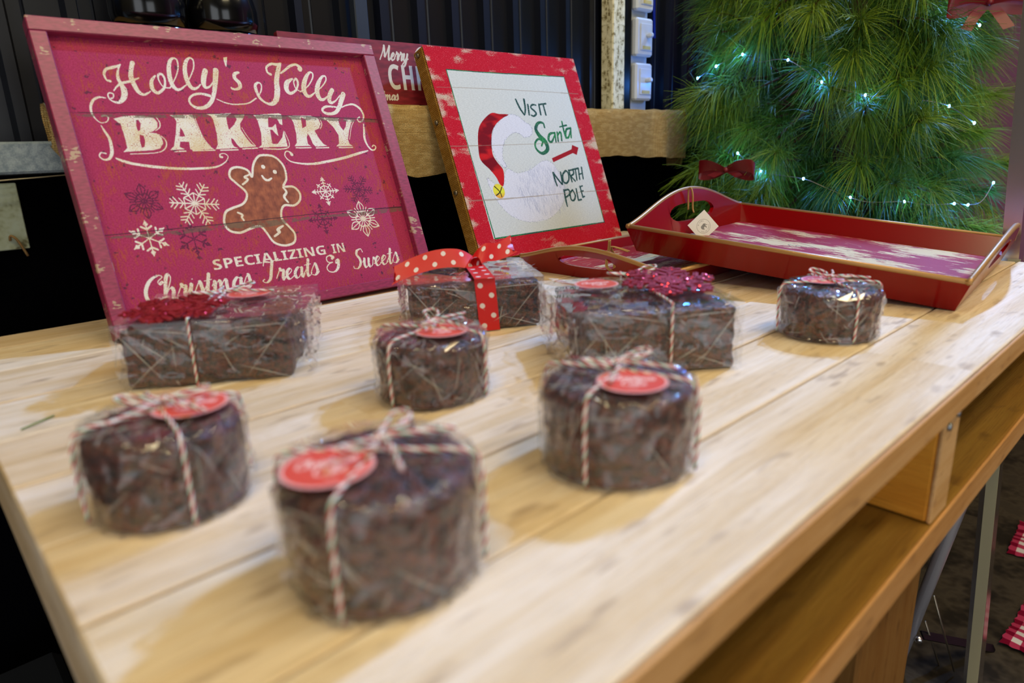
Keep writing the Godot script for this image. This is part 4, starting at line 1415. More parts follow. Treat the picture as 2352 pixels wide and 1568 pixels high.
# ---------------------------------------------------------------- trays
func tray(at: Vector3, b: Basis, L: float, W: float, h: float, flare: float, flare_end: float, arch: float, label: String) -> Node3D:
	var t := thing("serving_tray", label, "tray", at, "red lacquered trays")
	t.basis = b
	var th := 0.007
	var base := part(t, "base", box(Vector3(L, 0.006, W), 0.001), M.lacquer, Vector3(0, 0.003, 0))
	var s := begin()
	quad(s, Vector3(-L / 2 + th, 0.0064, W / 2 - th), Vector3(-L / 2 + th, 0.0064, -W / 2 + th), Vector3(L / 2 - th, 0.0064, -W / 2 + th), Vector3(L / 2 - th, 0.0064, W / 2 - th))
	part(base, "floor_print", finish(s), M.tray_floor)
	for sg in [-1.0, 1.0]:
		# long side: a flared board
		s = begin()
		var bo := [Vector3(-L / 2, 0, sg * W / 2), Vector3(L / 2, 0, sg * W / 2)]
		var to := [Vector3(-L / 2 - flare_end, h, sg * (W / 2 + flare)), Vector3(L / 2 + flare_end, h, sg * (W / 2 + flare))]
		var inw := Vector3(0, 0, -sg * th)
		var q := [bo[0], bo[1], to[1], to[0], bo[0] + inw, bo[1] + inw, to[1] + inw, to[0] + inw]
		if sg > 0:
			quad(s, q[0], q[3], q[2], q[1])
			quad(s, q[5], q[6], q[7], q[4])
		else:
			quad(s, q[1], q[2], q[3], q[0])
			quad(s, q[4], q[7], q[6], q[5])
		part(t, "long_side", finish(s), M.lacquer)
		part(t, "rim", tube([to[0] + inw * 0.5, to[1] + inw * 0.5], 0.0036, 8), M.gold)
		# end panel: arched, with a hand hole
		s = begin()
		var n := 40
		var lean := flare_end / h
		var hole_w := W * 0.19
		var top := []
		var cols := []
		for i in n + 1:
			var u := float(i) / n * 2 - 1
			var hh := h + arch * pow(cos(u * PI / 2), 1.3)
			var half_w := W / 2
			var hl := 0.0
			var hu := 0.0
			var x: float = u * half_w
			if absf(x) < hole_w:
				var e := sqrt(maxf(0.0, 1.0 - pow(absf(x) / hole_w, 4.0)))
				var mid := h * 0.66 + arch * 0.44
				hl = mid - e * (h + arch) * 0.18
				hu = mid + e * (h + arch) * 0.18
			cols.append([u, hh, hl, hu])
		var at_ := func(u: float, y: float, inner: float) -> Vector3:
			var zz := u * (W / 2 + flare * minf(y / h, 1.0))
			return Vector3(sg * (L / 2 + lean * y - inner * th), y, zz)
		for i in n:
			var a: Array = cols[i]
			var c: Array = cols[i + 1]
			for inner in [0.0, 1.0]:
				var segs := []
				if a[3] > a[2] or c[3] > c[2]:
					var m0: float = (h * 0.66 + arch * 0.44)
					var al: float = a[2] if a[3] > a[2] else m0
					var au: float = a[3] if a[3] > a[2] else m0
					var cl: float = c[2] if c[3] > c[2] else m0
					var cu: float = c[3] if c[3] > c[2] else m0
					segs = [[0.0, al, 0.0, cl], [au, a[1], cu, c[1]]]
					if inner == 0.0:
						quad(s, at_.call(a[0], al, 0.0), at_.call(c[0], cl, 0.0), at_.call(c[0], cl, 1.0), at_.call(a[0], al, 1.0))
						quad(s, at_.call(a[0], au, 0.0), at_.call(c[0], cu, 0.0), at_.call(c[0], cu, 1.0), at_.call(a[0], au, 1.0))
				else:
					segs = [[0.0, a[1], 0.0, c[1]]]
				for g in segs:
					quad(s, at_.call(a[0], g[0], inner), at_.call(a[0], g[1], inner), at_.call(c[0], g[3], inner), at_.call(c[0], g[2], inner))
			top.append(at_.call(a[0], a[1], 0.5))
		top.append(at_.call(1.0, cols[n][1], 0.5))
		part(t, "end_panel", finish(s), M.lacquer)
		part(t, "rim", tube(top, 0.0038, 8), M.gold)
	return t

func string_loop(parent: Node, p: Array, r := 0.0012) -> void:
	for k in 2:
		var q := []
		for i in p.size():
			q.append(p[i] + Vector3(0.0016 * k, 0.001 * sin(i * 2.0 + k), 0.0016 * k))
		part(parent, "string", tube(smooth_path(q, 5), r, 7), M.jute_string)

# ---------------------------------------------------------------- tree
func sprig(sd: int) -> Array:
	# a drooping pine shoot along +x: [twig, needles]
	rng.seed = sd
	var L := rng.randf_range(0.10, 0.16)
	var twig := tube([Vector3(-0.05, -0.01, 0), Vector3(0, 0, 0), Vector3(L * 0.5, 0.006, 0), Vector3(L, -0.004, 0)], [0.004, 0.0036, 0.003, 0.0018], 6)
	var s := begin(true)
	for i in 190:
		var f := pow(rng.randf(), 0.75)
		var o := Vector3(L * f, 0.004 * sin(f * 3.0), 0)
		var a := rng.randf_range(0, TAU)
		var spread := rng.randf_range(0.25, 0.95) * (1.15 - 0.35 * f)
		var d := Vector3(1.0, cos(a) * spread * 1.1 + 0.08, sin(a) * spread * 1.15).normalized()
		var len_ := rng.randf_range(0.075, 0.135)
		var droop := rng.randf_range(0.02, 0.07) * len_ / 0.11
		var w := rng.randf_range(0.0007, 0.00095)
		var side := d.cross(Vector3(rng.randf_range(-1, 1), rng.randf_range(-1, 1), rng.randf_range(-1, 1))).normalized()
		var pts := []
		for k in 4:
			var t := k / 3.0
			pts.append(o + d * len_ * t + Vector3(0, -droop * t * t, 0))
		for k in 3:
			var w0 := w * (1.0 - 0.25 * k)
			var w1 := w * (1.0 - 0.25 * (k + 1))
			quad(s, pts[k] - side * w0, pts[k + 1] - side * w1, pts[k + 1] + side * w1, pts[k] + side * w0)
	return [twig, finish(s)]

func tree() -> void:
	var c := Vector3(2.02, 0, -0.80)
	var t := thing("pine_tree", "bushy green pine tree with long drooping needles behind the red trays", "tree", c)
	part(t, "trunk", tube([Vector3(0, 0, 0), Vector3(0.01, 0.6, 0), Vector3(0, 1.3, 0.01), Vector3(0, 1.85, 0)], [0.045, 0.04, 0.03, 0.012], 10), M.bark)
	var kinds := []
	for i in 6:
		kinds.append(sprig(200 + i))
	rng.seed = 5
	var spots := []
	var eye := Vector3(0, 1.11, 0) - c
	for layer in 3:
		var n: int = [150, 84, 28][layer]
		for i in n:
			var y := lerpf(0.62, 1.62, (i + rng.randf()) / n)
			var rr: float = (0.43 - 0.10 * clampf((y - 0.8) / 1.0, -0.4, 1.0)) * [0.72, 0.5, 0.28][layer]
			var toward := atan2(eye.z, eye.x)
			var a := toward + rng.randf_range(-1.75, 1.75)
			if sin(a) < 0.0:
				rr = minf(rr, 0.15 / -sin(a))
			if cos(a) * 0.735 + sin(a) * 0.678 > 0.2:
				rr *= 0.8 if y > 1.12 else 0.95
			spots.append([a, y, rr, layer])
	for i in 30:
		# shoots that reach out past the burlap on the left
		spots.append([atan2(-0.62 + rng.randf_range(-0.1, 0.1), -1.0), lerpf(0.72, 1.58, (i + rng.randf()) / 30.0), rng.randf_range(0.27, 0.34), 4])
	for q in spots:
		var a: float = q[0]
		var k: Array = kinds[rng.randi_range(0, 5)]
		var pitch := rng.randf_range(-0.75, 0.35)
		if q[3] == 4:
			a = atan2(-0.2 + rng.randf_range(-0.25, 0.2), -1.0)
		var b := Basis(Vector3.UP, -a + (rng.randf_range(-0.45, 0.45) if q[3] < 4 else 0.0)) * Basis(Vector3.BACK, pitch)
		b = b.scaled(Vector3.ONE * rng.randf_range(0.85, 1.15) * (0.75 if sin(a) < -0.3 else (0.85 if cos(a) * 0.735 + sin(a) * 0.678 > 0.2 else 1.0)))
		var br := part(t, "branch", k[0], M.bark, Vector3(cos(q[0]) * q[2], q[1], sin(q[0]) * q[2]), b)
		var nd := part(br, "needles", k[1], M.needle[[0, 1, 2, 3, 1, 0][rng.randi_range(0, 5)]] if q[3] == 0 or q[3] == 4 else M.needle[[3, 0][rng.randi_range(0, 1)]])
		nd.set_meta("kind", "stuff")
	var mm_ := MultiMesh.new()
	mm_.transform_format = MultiMesh.TRANSFORM_3D
	mm_.mesh = kinds[2][1]
	mm_.instance_count = 260
	for i in 260:
		var y := lerpf(0.3, 1.75, rng.randf())
		var front := y > 0.62 and y < 1.62
		var a := atan2(eye.z, eye.x) + (rng.randf_range(1.75, TAU - 1.75) if front else rng.randf_range(0, TAU))
		var rr := (0.45 - 0.28 * clampf((y - 0.8) / 1.2, -0.3, 1.0)) * rng.randf_range(0.3, 0.72)
		if sin(a) < 0.0:
			rr = minf(rr, 0.08 / -sin(a))
		if cos(a) * 0.735 + sin(a) * 0.678 > 0.2:
			rr *= 0.6
		mm_.set_instance_transform(i, Transform3D(Basis(Vector3.UP, -a) * Basis(Vector3.BACK, rng.randf_range(-0.7, 0.3)), Vector3(cos(a) * rr, y, sin(a) * rr)))
	var far := MultiMeshInstance3D.new()
	far.name = "far_foliage"
	far.multimesh = mm_
	far.material_override = M.needle[0]
	far.set_meta("kind", "stuff")
	t.add_child(far)
	# string of small lights
	var ls := thing("fairy_light_string", "string of tiny blue-white fairy lights on thin wire wound round the pine tree", "fairy lights", Vector3.ZERO)
	for w in WIRES:
		part(ls, "wire", tube(smooth_path(w, 6), 0.0009, 6), M.wire)
	for p in LEDS:
		part(ls, "bulb", lathe([[0.0001, -0.0035], [0.002, -0.0025], [0.0024, 0.0], [0.002, 0.0025], [0.0001, 0.0035]], 10), M.led, p)
		var o := OmniLight3D.new()
		o.name = "bulb_glow"
		o.light_color = Color(0.25, 0.55, 1.0)
		o.light_energy = 0.009
		o.omni_range = 6.0
		o.omni_attenuation = 2.0
		o.light_size = 0.003
		o.shadow_enabled = true
		o.position = p
		ls.add_child(o, true)
	var face := Vector3(eye.x, 0, eye.z).normalized()
	satin_bow(Vector3(1.535, 1.042, -0.872), (face + Vector3(-0.1, 0, -0.3)).normalized(), 0.066, "small red satin bow low on the tree's left side", 0.25)
	satin_bow(Vector3(1.765, 1.366, -0.43), (face + Vector3(0, 0, 0.3)).normalized(), 0.072, "red satin bow high on the tree's right side near the mauve wall", 0.8)

# ---------------------------------------------------------------- scene
func tube_lamp(at: Vector3, turn: float, label: String, energy: float) -> void:
	var t := thing("batten_lamp", label, "lamp", at, "fluorescent battens on the ceiling")
	t.rotation.y = turn
	part(t, "housing", box(Vector3(1.25, 0.05, 0.2), 0.006), M.lamp_body, Vector3(0, 0.045, 0))
	part(t, "glowing_diffuser", box(Vector3(1.2, 0.03, 0.18), 0.01), M.tube_glow, Vector3(0, 0.004, 0))
	var a := AreaLight3D.new()
	a.name = "tube_light"
	a.area_size = Vector2(1.2, 0.18)
	a.light_color = Color(1.0, 0.945, 0.76)
	a.light_energy = energy
	a.area_range = 12.0
	a.shadow_enabled = true
	a.position = Vector3(0, -0.016, 0)
	a.rotation = Vector3(-PI / 2, 0, 0)
	t.add_child(a)

func flood(at: Vector3, aim: Vector3) -> void:
	var t := thing("flood_lamp", "small cool white floodlight high on the right", "lamp", at)
	var z := (aim - at).normalized()
	t.basis = Basis.looking_at(z, Vector3.UP)
	part(t, "housing", box(Vector3(0.2, 0.16, 0.05), 0.01), M.black_metal, Vector3(0, 0, 0.04))
	part(t, "glowing_lens", box(Vector3(0.17, 0.13, 0.008), 0.002), M.flood_glow, Vector3(0, 0, 0.01))
	var s := SpotLight3D.new()
	s.name = "flood_light"
	s.light_color = FLOOD_COLOR
	s.light_energy = FLOOD_ENERGY
	s.spot_angle = 23.0
	s.spot_angle_attenuation = 0.8
	s.spot_range = 8.0
	s.spot_attenuation = 2.0
	s.light_size = 0.07
	s.shadow_enabled = true
	s.position = Vector3(0, 0, -0.08)
	t.add_child(s)

const FLOOD_COLOR := Color(0.50, 0.70, 1.0)
const FLOOD_ENERGY := 15.0
const TUBE_ENERGY := 2.05

func _ready() -> void:
	# camera
	var cam := Camera3D.new()
	cam.name = "camera"
	add_child(cam)
	cam.position = Vector3(0, T + 0.21, 0)
	cam.rotation = Vector3(-0.27964, -0.74596, -0.033857)
	var lens := CameraAttributesPhysical.new()
	lens.frustum_focal_length = 23.66
	lens.frustum_focus_distance = 1.15
	lens.exposure_aperture = 3.9
	lens.frustum_near = 0.02
	lens.frustum_far = 60.0
	cam.attributes = lens
	cam.current = true
	# environment: a shed, daylight through the open doorway behind the camera
	var we := WorldEnvironment.new()
	we.name = "environment"
	var e := Environment.new()
	e.background_mode = Environment.BG_COLOR
	e.background_color = Color(0.96, 0.98, 1.0)
	e.background_energy_multiplier = 1.9
	e.tonemap_mode = Environment.TONE_MAPPER_LINEAR
	e.tonemap_exposure = 1.0
	e.sdfgi_enabled = true
	e.ssao_enabled = true
	e.ssil_enabled = true
	we.environment = e
	add_child(we)
	make_materials()
	tube_lamp(Vector3(0.9, 3.46, 0.75), 0.0, "fluorescent batten over the front of the bench", TUBE_ENERGY)
	tube_lamp(Vector3(-0.7, 3.46, 0.1), 0.0, "fluorescent batten over the left end of the bench", TUBE_ENERGY)
	tube_lamp(Vector3(0.4, 3.46, 2.3), 0.0, "fluorescent batten farthest from the corrugated wall", TUBE_ENERGY)
	tube_lamp(Vector3(2.5, 3.46, 1.1), 0.0, "fluorescent batten in front of the pine tree", TUBE_ENERGY)
	flood(Vector3(3.2, 3.42, -0.55), Vector3(0.6, T, -0.5))
	shell()
	bench()
	wall_things()
	signs()
	trays()
	cakes()
	tree()
	stand()
	floor_things()

func shell() -> void:
	struct("floor", box(Vector3(6.6, 0.1, 6.0)), M.concrete, Vector3(1.2, -0.05, 1.7))
	struct("ceiling", box(Vector3(6.6, 0.1, 6.0)), M.ceiling_white, Vector3(1.2, 3.65, 1.7))
	var wl := begin()
	put_box(wl, Vector3(-0.05, 0, -1.3), Vector3(0.05, 3.6, 0.7))
	put_box(wl, Vector3(-0.05, 0, 3.1), Vector3(0.05, 3.6, 4.7))
	put_box(wl, Vector3(-0.05, 2.6, 0.7), Vector3(0.05, 3.6, 3.1))
	struct("wall_left", finish(wl), M.grey_wall, Vector3(-2.05, 0, 0))
	struct("wall_right", box(Vector3(0.1, 3.6, 6.0)), M.mauve_wall, Vector3(4.4, 1.8, 1.7))
	var w := begin()
	put_box(w, Vector3(-2.1, 0, -0.05), Vector3(-1.5, 3.6, 0.05))
	put_box(w, Vector3(0.6, 0, -0.05), Vector3(4.5, 3.6, 0.05))
	put_box(w, Vector3(-1.5, 2.6, -0.05), Vector3(0.6, 3.6, 0.05))
	struct("wall_front", finish(w), M.grey_wall, Vector3(0, 0, 4.65))
	# corrugated cladding: ribs every 88 mm
	var s := begin()
	var prof := []
	var x := -2.0 + 0.0215
	while x < 4.4:
		for q in [[0.0, 0.0], [0.026, 0.0], [0.031, 0.016], [0.045, 0.016], [0.05, 0.0], [0.0665, 0.0], [0.069, 0.002], [0.0715, 0.0]]:
			prof.append(Vector2(x + q[0], q[1]))
		x += 0.0885
	for i in prof.size() - 1:
		var a: Vector2 = prof[i]
		var b: Vector2 = prof[i + 1]
		quad(s, Vector3(a.x, 0, a.y), Vector3(a.x, 3.6, a.y), Vector3(b.x, 3.6, b.y), Vector3(b.x, 0, b.y))
	put_box(s, Vector3(-2.0, 0, -0.08), Vector3(4.4, 3.6, -0.03))
	struct("wall_back", finish(s), M.cladding, Vector3(0, 0, -1.22))

func bench() -> void:
	var t := thing("pallet_bench", "long bench top of pale rough pine pallet boards on timber legs", "table", Vector3(0, 0, 0))
	var zs := [-0.139, -0.2405, -0.339, -0.434, -0.535, -0.64, -0.75, -0.872, -0.99, -1.063]
	var x0 := 0.029
	var x1 := 1.38
	for i in zs.size() - 1:
		var w: float = zs[i] - zs[i + 1] - 0.0026
		var dy: float = [0.0, -0.0006, 0.0, -0.001, -0.0004, -0.0008, 0.0, -0.0005, -0.001][i]
		part(t, "board", box(Vector3(x1 - x0, 0.026, w), 0.0015), M["pine" + str([0, 2, 1, 4, 3, 0, 5, 2, 3][i])], Vector3((x0 + x1) / 2, T - 0.013 + dy, (zs[i] + zs[i + 1]) / 2))
	part(t, "front_edge_strip", box(Vector3(x1 - x0, 0.0245, 0.003), 0.0008), M.edge0, Vector3((x0 + x1) / 2, T - 0.0135, -0.1376))
	part(t, "end_board", box(Vector3(0.9, 0.06, 0.02), 0.002), M.pine3, Vector3(x0 + 0.0105, T - 0.0562, -0.6), Basis(Vector3.UP, PI / 2))
	for x in [0.12, 0.659, 1.33]:
		part(t, "stringer", box(Vector3(0.915, 0.103, 0.046), 0.002), M.golden0, Vector3(x, T - 0.0775, -0.602), Basis(Vector3.UP, PI / 2))
	part(t, "stringer_end", box(Vector3(0.046, 0.103, 0.004), 0.001), M.edge2, Vector3(0.659, T - 0.0775, -0.1425))
	for i in 7:
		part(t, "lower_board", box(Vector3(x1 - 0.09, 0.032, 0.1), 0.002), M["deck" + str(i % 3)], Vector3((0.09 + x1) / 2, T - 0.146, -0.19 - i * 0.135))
	part(t, "lower_edge_strip", box(Vector3(x1 - 0.09, 0.031, 0.003), 0.0008), M.edge1, Vector3((0.09 + x1) / 2, T - 0.146, -0.139))
	for q in [Vector3(0.645, T - 0.036, -0.139), Vector3(0.668, T - 0.03, -0.139), Vector3(0.72, T - 0.1285, -0.165)]:
		part(t, "nail", lathe([[0.0001, -0.003], [0.0035, -0.0028], [0.0035, 0.001], [0.0001, 0.0016]], 10), M.silver_nail, q, Basis(Vector3.RIGHT, PI / 2) if q.z > -0.15 else Basis())
	var H := T - 0.162
	for q in [[0.785, -0.215, 0.2, 0.035], [0.785, -0.95, 0.2, 0.035], [0.1, -0.5, 0.12, 0.04], [1.3, -0.6, 0.12, 0.04]]:
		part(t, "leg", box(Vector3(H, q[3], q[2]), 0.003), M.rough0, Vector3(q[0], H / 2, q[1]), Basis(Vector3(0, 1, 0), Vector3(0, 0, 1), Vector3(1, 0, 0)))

func wall_things() -> void:
	# steel rail along the wall with a timber shelf on it, draped with burlap
	part_thing("steel_girt", "galvanised steel rail on the dark wall at the far left", "rail", box(Vector3(3.4, 0.04, 0.05), 0.003), M.zinc, Vector3(-0.2, T + 0.2185, -1.115))
	part_thing("shelf_beam", "timber shelf beam under the burlap cloth", "shelf", box(Vector3(1.43, 0.05, 0.1), 0.003), M.rough1, Vector3(0.945, T + 0.264, -1.135))
	var rows := []
	var n := soft_noise(8)
	var prof := [Vector2(-1.185, 0.2915), Vector2(-1.14, 0.293), Vector2(-1.095, 0.294), Vector2(-1.083, 0.291), Vector2(-1.079, 0.283), Vector2(-1.077, 0.26), Vector2(-1.076, 0.23), Vector2(-1.078, 0.2), Vector2(-1.08, 0.178)]
	for i in prof.size():
		var row := PackedVector3Array()
		for k in 97:
			var x := lerpf(0.225, 1.672, k / 96.0)
			var hang := float(i) / (prof.size() - 1)
			var sag := (0.012 * sin(x * 5.0 + 1.0) + 0.006 * n.get_noise_1d(x * 9.0) - 0.014 * clampf((x - 1.0) / 0.6, 0, 1)) * clampf((hang - 0.5) * 2, 0, 1)
			var wave := 0.004 * n.get_noise_2d(x * 14.0, hang * 3.0) * (0.4 + hang)
			var fold := 0.02 * exp(-pow((x - 1.55) / 0.03, 2.0)) * hang
			row.append(Vector3(x, T + prof[i].y + sag + 0.002 * n.get_noise_2d(x * 20, hang * 5), prof[i].x + absf(wave) + fold))
		rows.append(row)
	var s := begin(true)
	put_grid(s, rows, 1, 1, false)
	var cloth := part_thing("burlap_runner", "long strip of tan burlap draped over the wall shelf", "cloth", finish(s), M.burlap, Vector3.ZERO)
	# gathered end on the left
	rows = []
	for i in 13:
		var row := PackedVector3Array()
		var f := i / 12.0
		for k in 21:
			var a := TAU * k / 20
			var r := 0.034 + 0.006 * sin(a * 3 + f * 4) + 0.01 * sin(f * PI)
			row.append(Vector3(lerpf(0.19, 0.28, f * f) + 0.012 * sin(f * 5), T + 0.262 - f * 0.1 + r * 0.8 * sin(a) * (1.0 - 0.5 * f), -1.083 + r * 0.55 * cos(a)))
		rows.append(row)
	s = begin(true)
	put_grid(s, rows)
	part(cloth, "gathered_end", finish(s), M.burlap)
	rows = []
	for i in 11:
		var row := PackedVector3Array()
		var f := i / 10.0
		for k in 17:
			var a := PI * k / 16
			row.append(Vector3(1.655 + 0.045 * sin(a) * (0.6 + 0.5 * f), T + 0.3 - f * 0.15 - 0.006 * k / 16.0, -1.075 - 0.075 * (1.0 - cos(a)) + 0.012 * sin(f * 4)))
		rows.append(row)
	s = begin(true)
	put_grid(s, rows)
	part(cloth, "turned_end", finish(s), M.burlap)
	# black sheet hung below the rail
	rows = []
	for i in 9:
		var row := PackedVector3Array()
		for k in 41:
			row.append(Vector3(lerpf(-1.2, 2.3, k / 40.0), T + 0.196 - i * 0.135, -1.16 + 0.012 * sin(k * 1.3) * (i / 8.0)))
		rows.append(row)
	s = begin(true)
	put_grid(s, rows)
	part_thing("black_sheet", "black cloth hung on the wall below the burlap shelf", "cloth", finish(s), M.black_cloth, Vector3.ZERO)
	var pp := thing("grey_panel", "pale grey metal plate below the steel rail at the far left", "panel", Vector3(0.06, T + 0.145, -1.1))
	part(pp, "plate", box(Vector3(0.17, 0.085, 0.004), 0.001), M.pale_panel)
	part(pp, "hook", tube(smooth_path([Vector3(0.065, -0.03, 0.002), Vector3(0.066, -0.024, 0.006), Vector3(0.072, -0.03, 0.008), Vector3(0.08, -0.052, 0.004)], 4), 0.0016, 6), M.rust)
	part_thing("slack_wire", "thin pale wire slung under the steel rail at the left", "wire", tube(smooth_path([Vector3(-0.6, T + 0.194, -1.085), Vector3(-0.1, T + 0.184, -1.083), Vector3(0.14, T + 0.192, -1.083), Vector3(0.22, T + 0.196, -1.086)], 8), 0.0009, 5), M.wire, Vector3.ZERO)
	# posts, duct and switches on the wall
	part_thing("slate_post", "narrow dark slate steel post on the corrugated wall", "post", box(Vector3(0.028, 2.0, 0.02), 0.002), M.slate, Vector3(0.741, T + 1.1, -1.192))
	part_thing("cream_post", "cream painted timber post with worn brown marks", "post", box(Vector3(0.05, 1.75, 0.04), 0.003), M.cream_post, Vector3(1.485, T + 1.17, -1.185))
	part_thing("black_trim_post", "black metal strip between the cream post and the cable duct", "post", box(Vector3(0.034, 1.75, 0.03), 0.002), M.black_metal, Vector3(1.533, T + 1.17, -1.19))
	part_thing("cable_duct", "pale grey cable duct running up the wall behind the switches", "duct", box(Vector3(0.075, 1.75, 0.02), 0.002), M.duct, Vector3(1.593, T + 1.17, -1.194))
	part_thing("blue_cable", "short blue cable on the wall right of the switches", "cable", tube([Vector3(1.685, T + 0.49, -1.2), Vector3(1.678, T + 0.6, -1.2), Vector3(1.682, T + 1.2, -1.2)], 0.004, 8), M.cable_blue, Vector3.ZERO)
	var names := ["lowest white wall switch on the cable duct", "middle white wall switch on the cable duct", "topmost white wall switch on the cable duct"]
	for i in 3:
		var sw := thing("wall_switch", names[i], "switch", Vector3(1.594, T + 0.37 + i * 0.111, -1.184), "wall switches on the duct")
		part(sw, "plate", box(Vector3(0.072, 0.094, 0.02), 0.005), M.plate, Vector3(0, 0, 0.01))
		part(sw, "inset", box(Vector3(0.05, 0.066, 0.003), 0.001), M.plate, Vector3(0.004, 0, 0.021))
		part(sw, "toggle", box(Vector3(0.015, 0.013, 0.018), 0.004), M.plate, Vector3(0.008, 0.004, 0.03))
		part(sw, "label_strip", box(Vector3(0.034, 0.008, 0.001)), M.label_strip, Vector3(0.004, -0.026, 0.023))
	# figurine boots on a turned base
	var f := thing("figurine", "figurine's pair of glossy black boots on a round wooden base", "figurine", Vector3(0.405, T + 0.2915, -1.136))
	part(f, "base", lathe([[0.001, 0.0], [0.13, 0.0], [0.135, 0.01], [0.125, 0.03], [0.128, 0.07], [0.138, 0.082], [0.14, 0.088], [0.136, 0.092], [0.001, 0.092]], 40, 0.4), M.pedestal)
	for sg in [-1.0, 1.0]:
		var b := part(f, "boot", boot_shape(), M.boot, Vector3(0.053 * sg, 0.092, 0.0))
		var sole := []
		for q in [[0.05, 0.0], [0.054, 0.002], [0.054, 0.009], [0.05, 0.011], [0.001, 0.011]]:
			sole.append(q)
		part(b, "sole", lathe([[0.001, 0.0]] + sole, 28, 0.95), M.boot)
	# small sign on the shelf
	var sg2 := thing("shelf_sign", "narrow dark red sign with white lettering standing on the wall shelf", "sign", Vector3(0.545, T + 0.2955, -1.118))
	sg2.basis = Basis(Vector3.RIGHT, -0.12)
	part(sg2, "board", box(Vector3(0.47, 0.112, 0.012), 0.001), M.plain_red, Vector3(0.235, 0.056, -0.007))
	s = begin()
	quad(s, Vector3(0, 0, 0), Vector3(0, 0.112, 0), Vector3(0.47, 0.112, 0), Vector3(0.47, 0, 0))
	part(sg2, "printed_face", finish(s), M.shelf_sign)

func boot_shape() -> ArrayMesh:
	var rows := []
	for q in [[0.001, 0.01, 0.001], [0.048, 0.01, 0.046], [0.0515, 0.025, 0.05], [0.0515, 0.042, 0.05], [0.047, 0.062, 0.046], [0.04, 0.078, 0.04], [0.034, 0.09, 0.034], [0.033, 0.12, 0.032], [0.036, 0.17, 0.034], [0.038, 0.21, 0.036], [0.001, 0.21, 0.001]]:
		var row := PackedVector3Array()
		for k in 33:
			var a := TAU * k / 32
			row.append(Vector3(q[0] * cos(a), q[1], q[2] * sin(a) + (0.008 if q[1] < 0.08 else -0.004)))
		rows.append(row)
	var s := begin(true)
	put_grid(s, rows, 1, 1, true)
	return finish(s)

func part_thing(called: String, label: String, category: String, mesh: Mesh, m: Material, at: Vector3) -> MeshInstance3D:
	var o := MeshInstance3D.new()
	o.name = numbered(called)
	o.mesh = mesh
	o.material_override = m
	o.position = at
	add_child(o)
	tag(o, label, category)
	return o

func sheet(lo: Vector2, hi: Vector2, z: float) -> ArrayMesh:
	var s := begin()
	quad(s, Vector3(lo.x, lo.y, z), Vector3(lo.x, hi.y, z), Vector3(hi.x, hi.y, z), Vector3(hi.x, lo.y, z))
	return finish(s)

func signs() -> void:
	var a := atan(0.365)
	var t := thing("framed_sign", "large dark red framed bakery sign with cream lettering and gingerbread man", "sign", Vector3(0.180, T + 0.004, -0.884))
	t.basis = Basis(Vector3.RIGHT, -a)
	var W := 0.4735
	var H := 0.4005
	var rw := 0.0185
	for q in [[0.0, 0.0045, W, rw], [0.0, H - rw, W, H], [0.0, rw, rw, H - rw], [W - rw - 0.002, rw, W, H - rw]]:
		var s := begin()
		put_box(s, Vector3(q[0], q[1], -0.024), Vector3(q[2], q[3], 0.0), 0.0012)
		part(t, "frame_rail", finish(s), M.rail)
	var s2 := begin()
	put_box(s2, Vector3(0.008, 0.008, -0.02), Vector3(W - 0.008, H - 0.008, -0.0125))
	part(t, "panel", finish(s2), M.plain_red)
	part(t, "printed_panel", sheet(Vector2(0.012, 0.010), Vector2(0.460, 0.390), -0.012), M.bakery)
	# linen sign
	a = atan(0.37)
	t = thing("canvas_sign", "square white linen sign with worn red border, green lettering and jute edges", "sign", Vector3(0.79, T + 0.006, -0.935))
	t.basis = Basis(Vector3.RIGHT, -a)
	s2 = begin()
	put_box(s2, Vector3(0.0075, 0.006, -0.034), Vector3(0.4235, 0.4165, -0.0008), 0.004)
	part(t, "jute_edge", finish(s2), M.jute_edge)
	part(t, "printed_panel", sheet(Vector2(0.0085, 0.006), Vector2(0.4225, 0.4165), 0.0), M.linen)
	for y in [0.405, 0.277, 0.143, 0.02]:
		for x in [0.006, 0.425]:
			part(t, "stud", lathe([[0.0001, 0.0032], [0.003, 0.0026], [0.0046, 0.001], [0.005, -0.0015], [0.0001, -0.0015]], 12), M.bronze, Vector3(x, y, -0.018), Basis(Vector3.BACK, PI / 2 if x < 0.1 else -PI / 2))

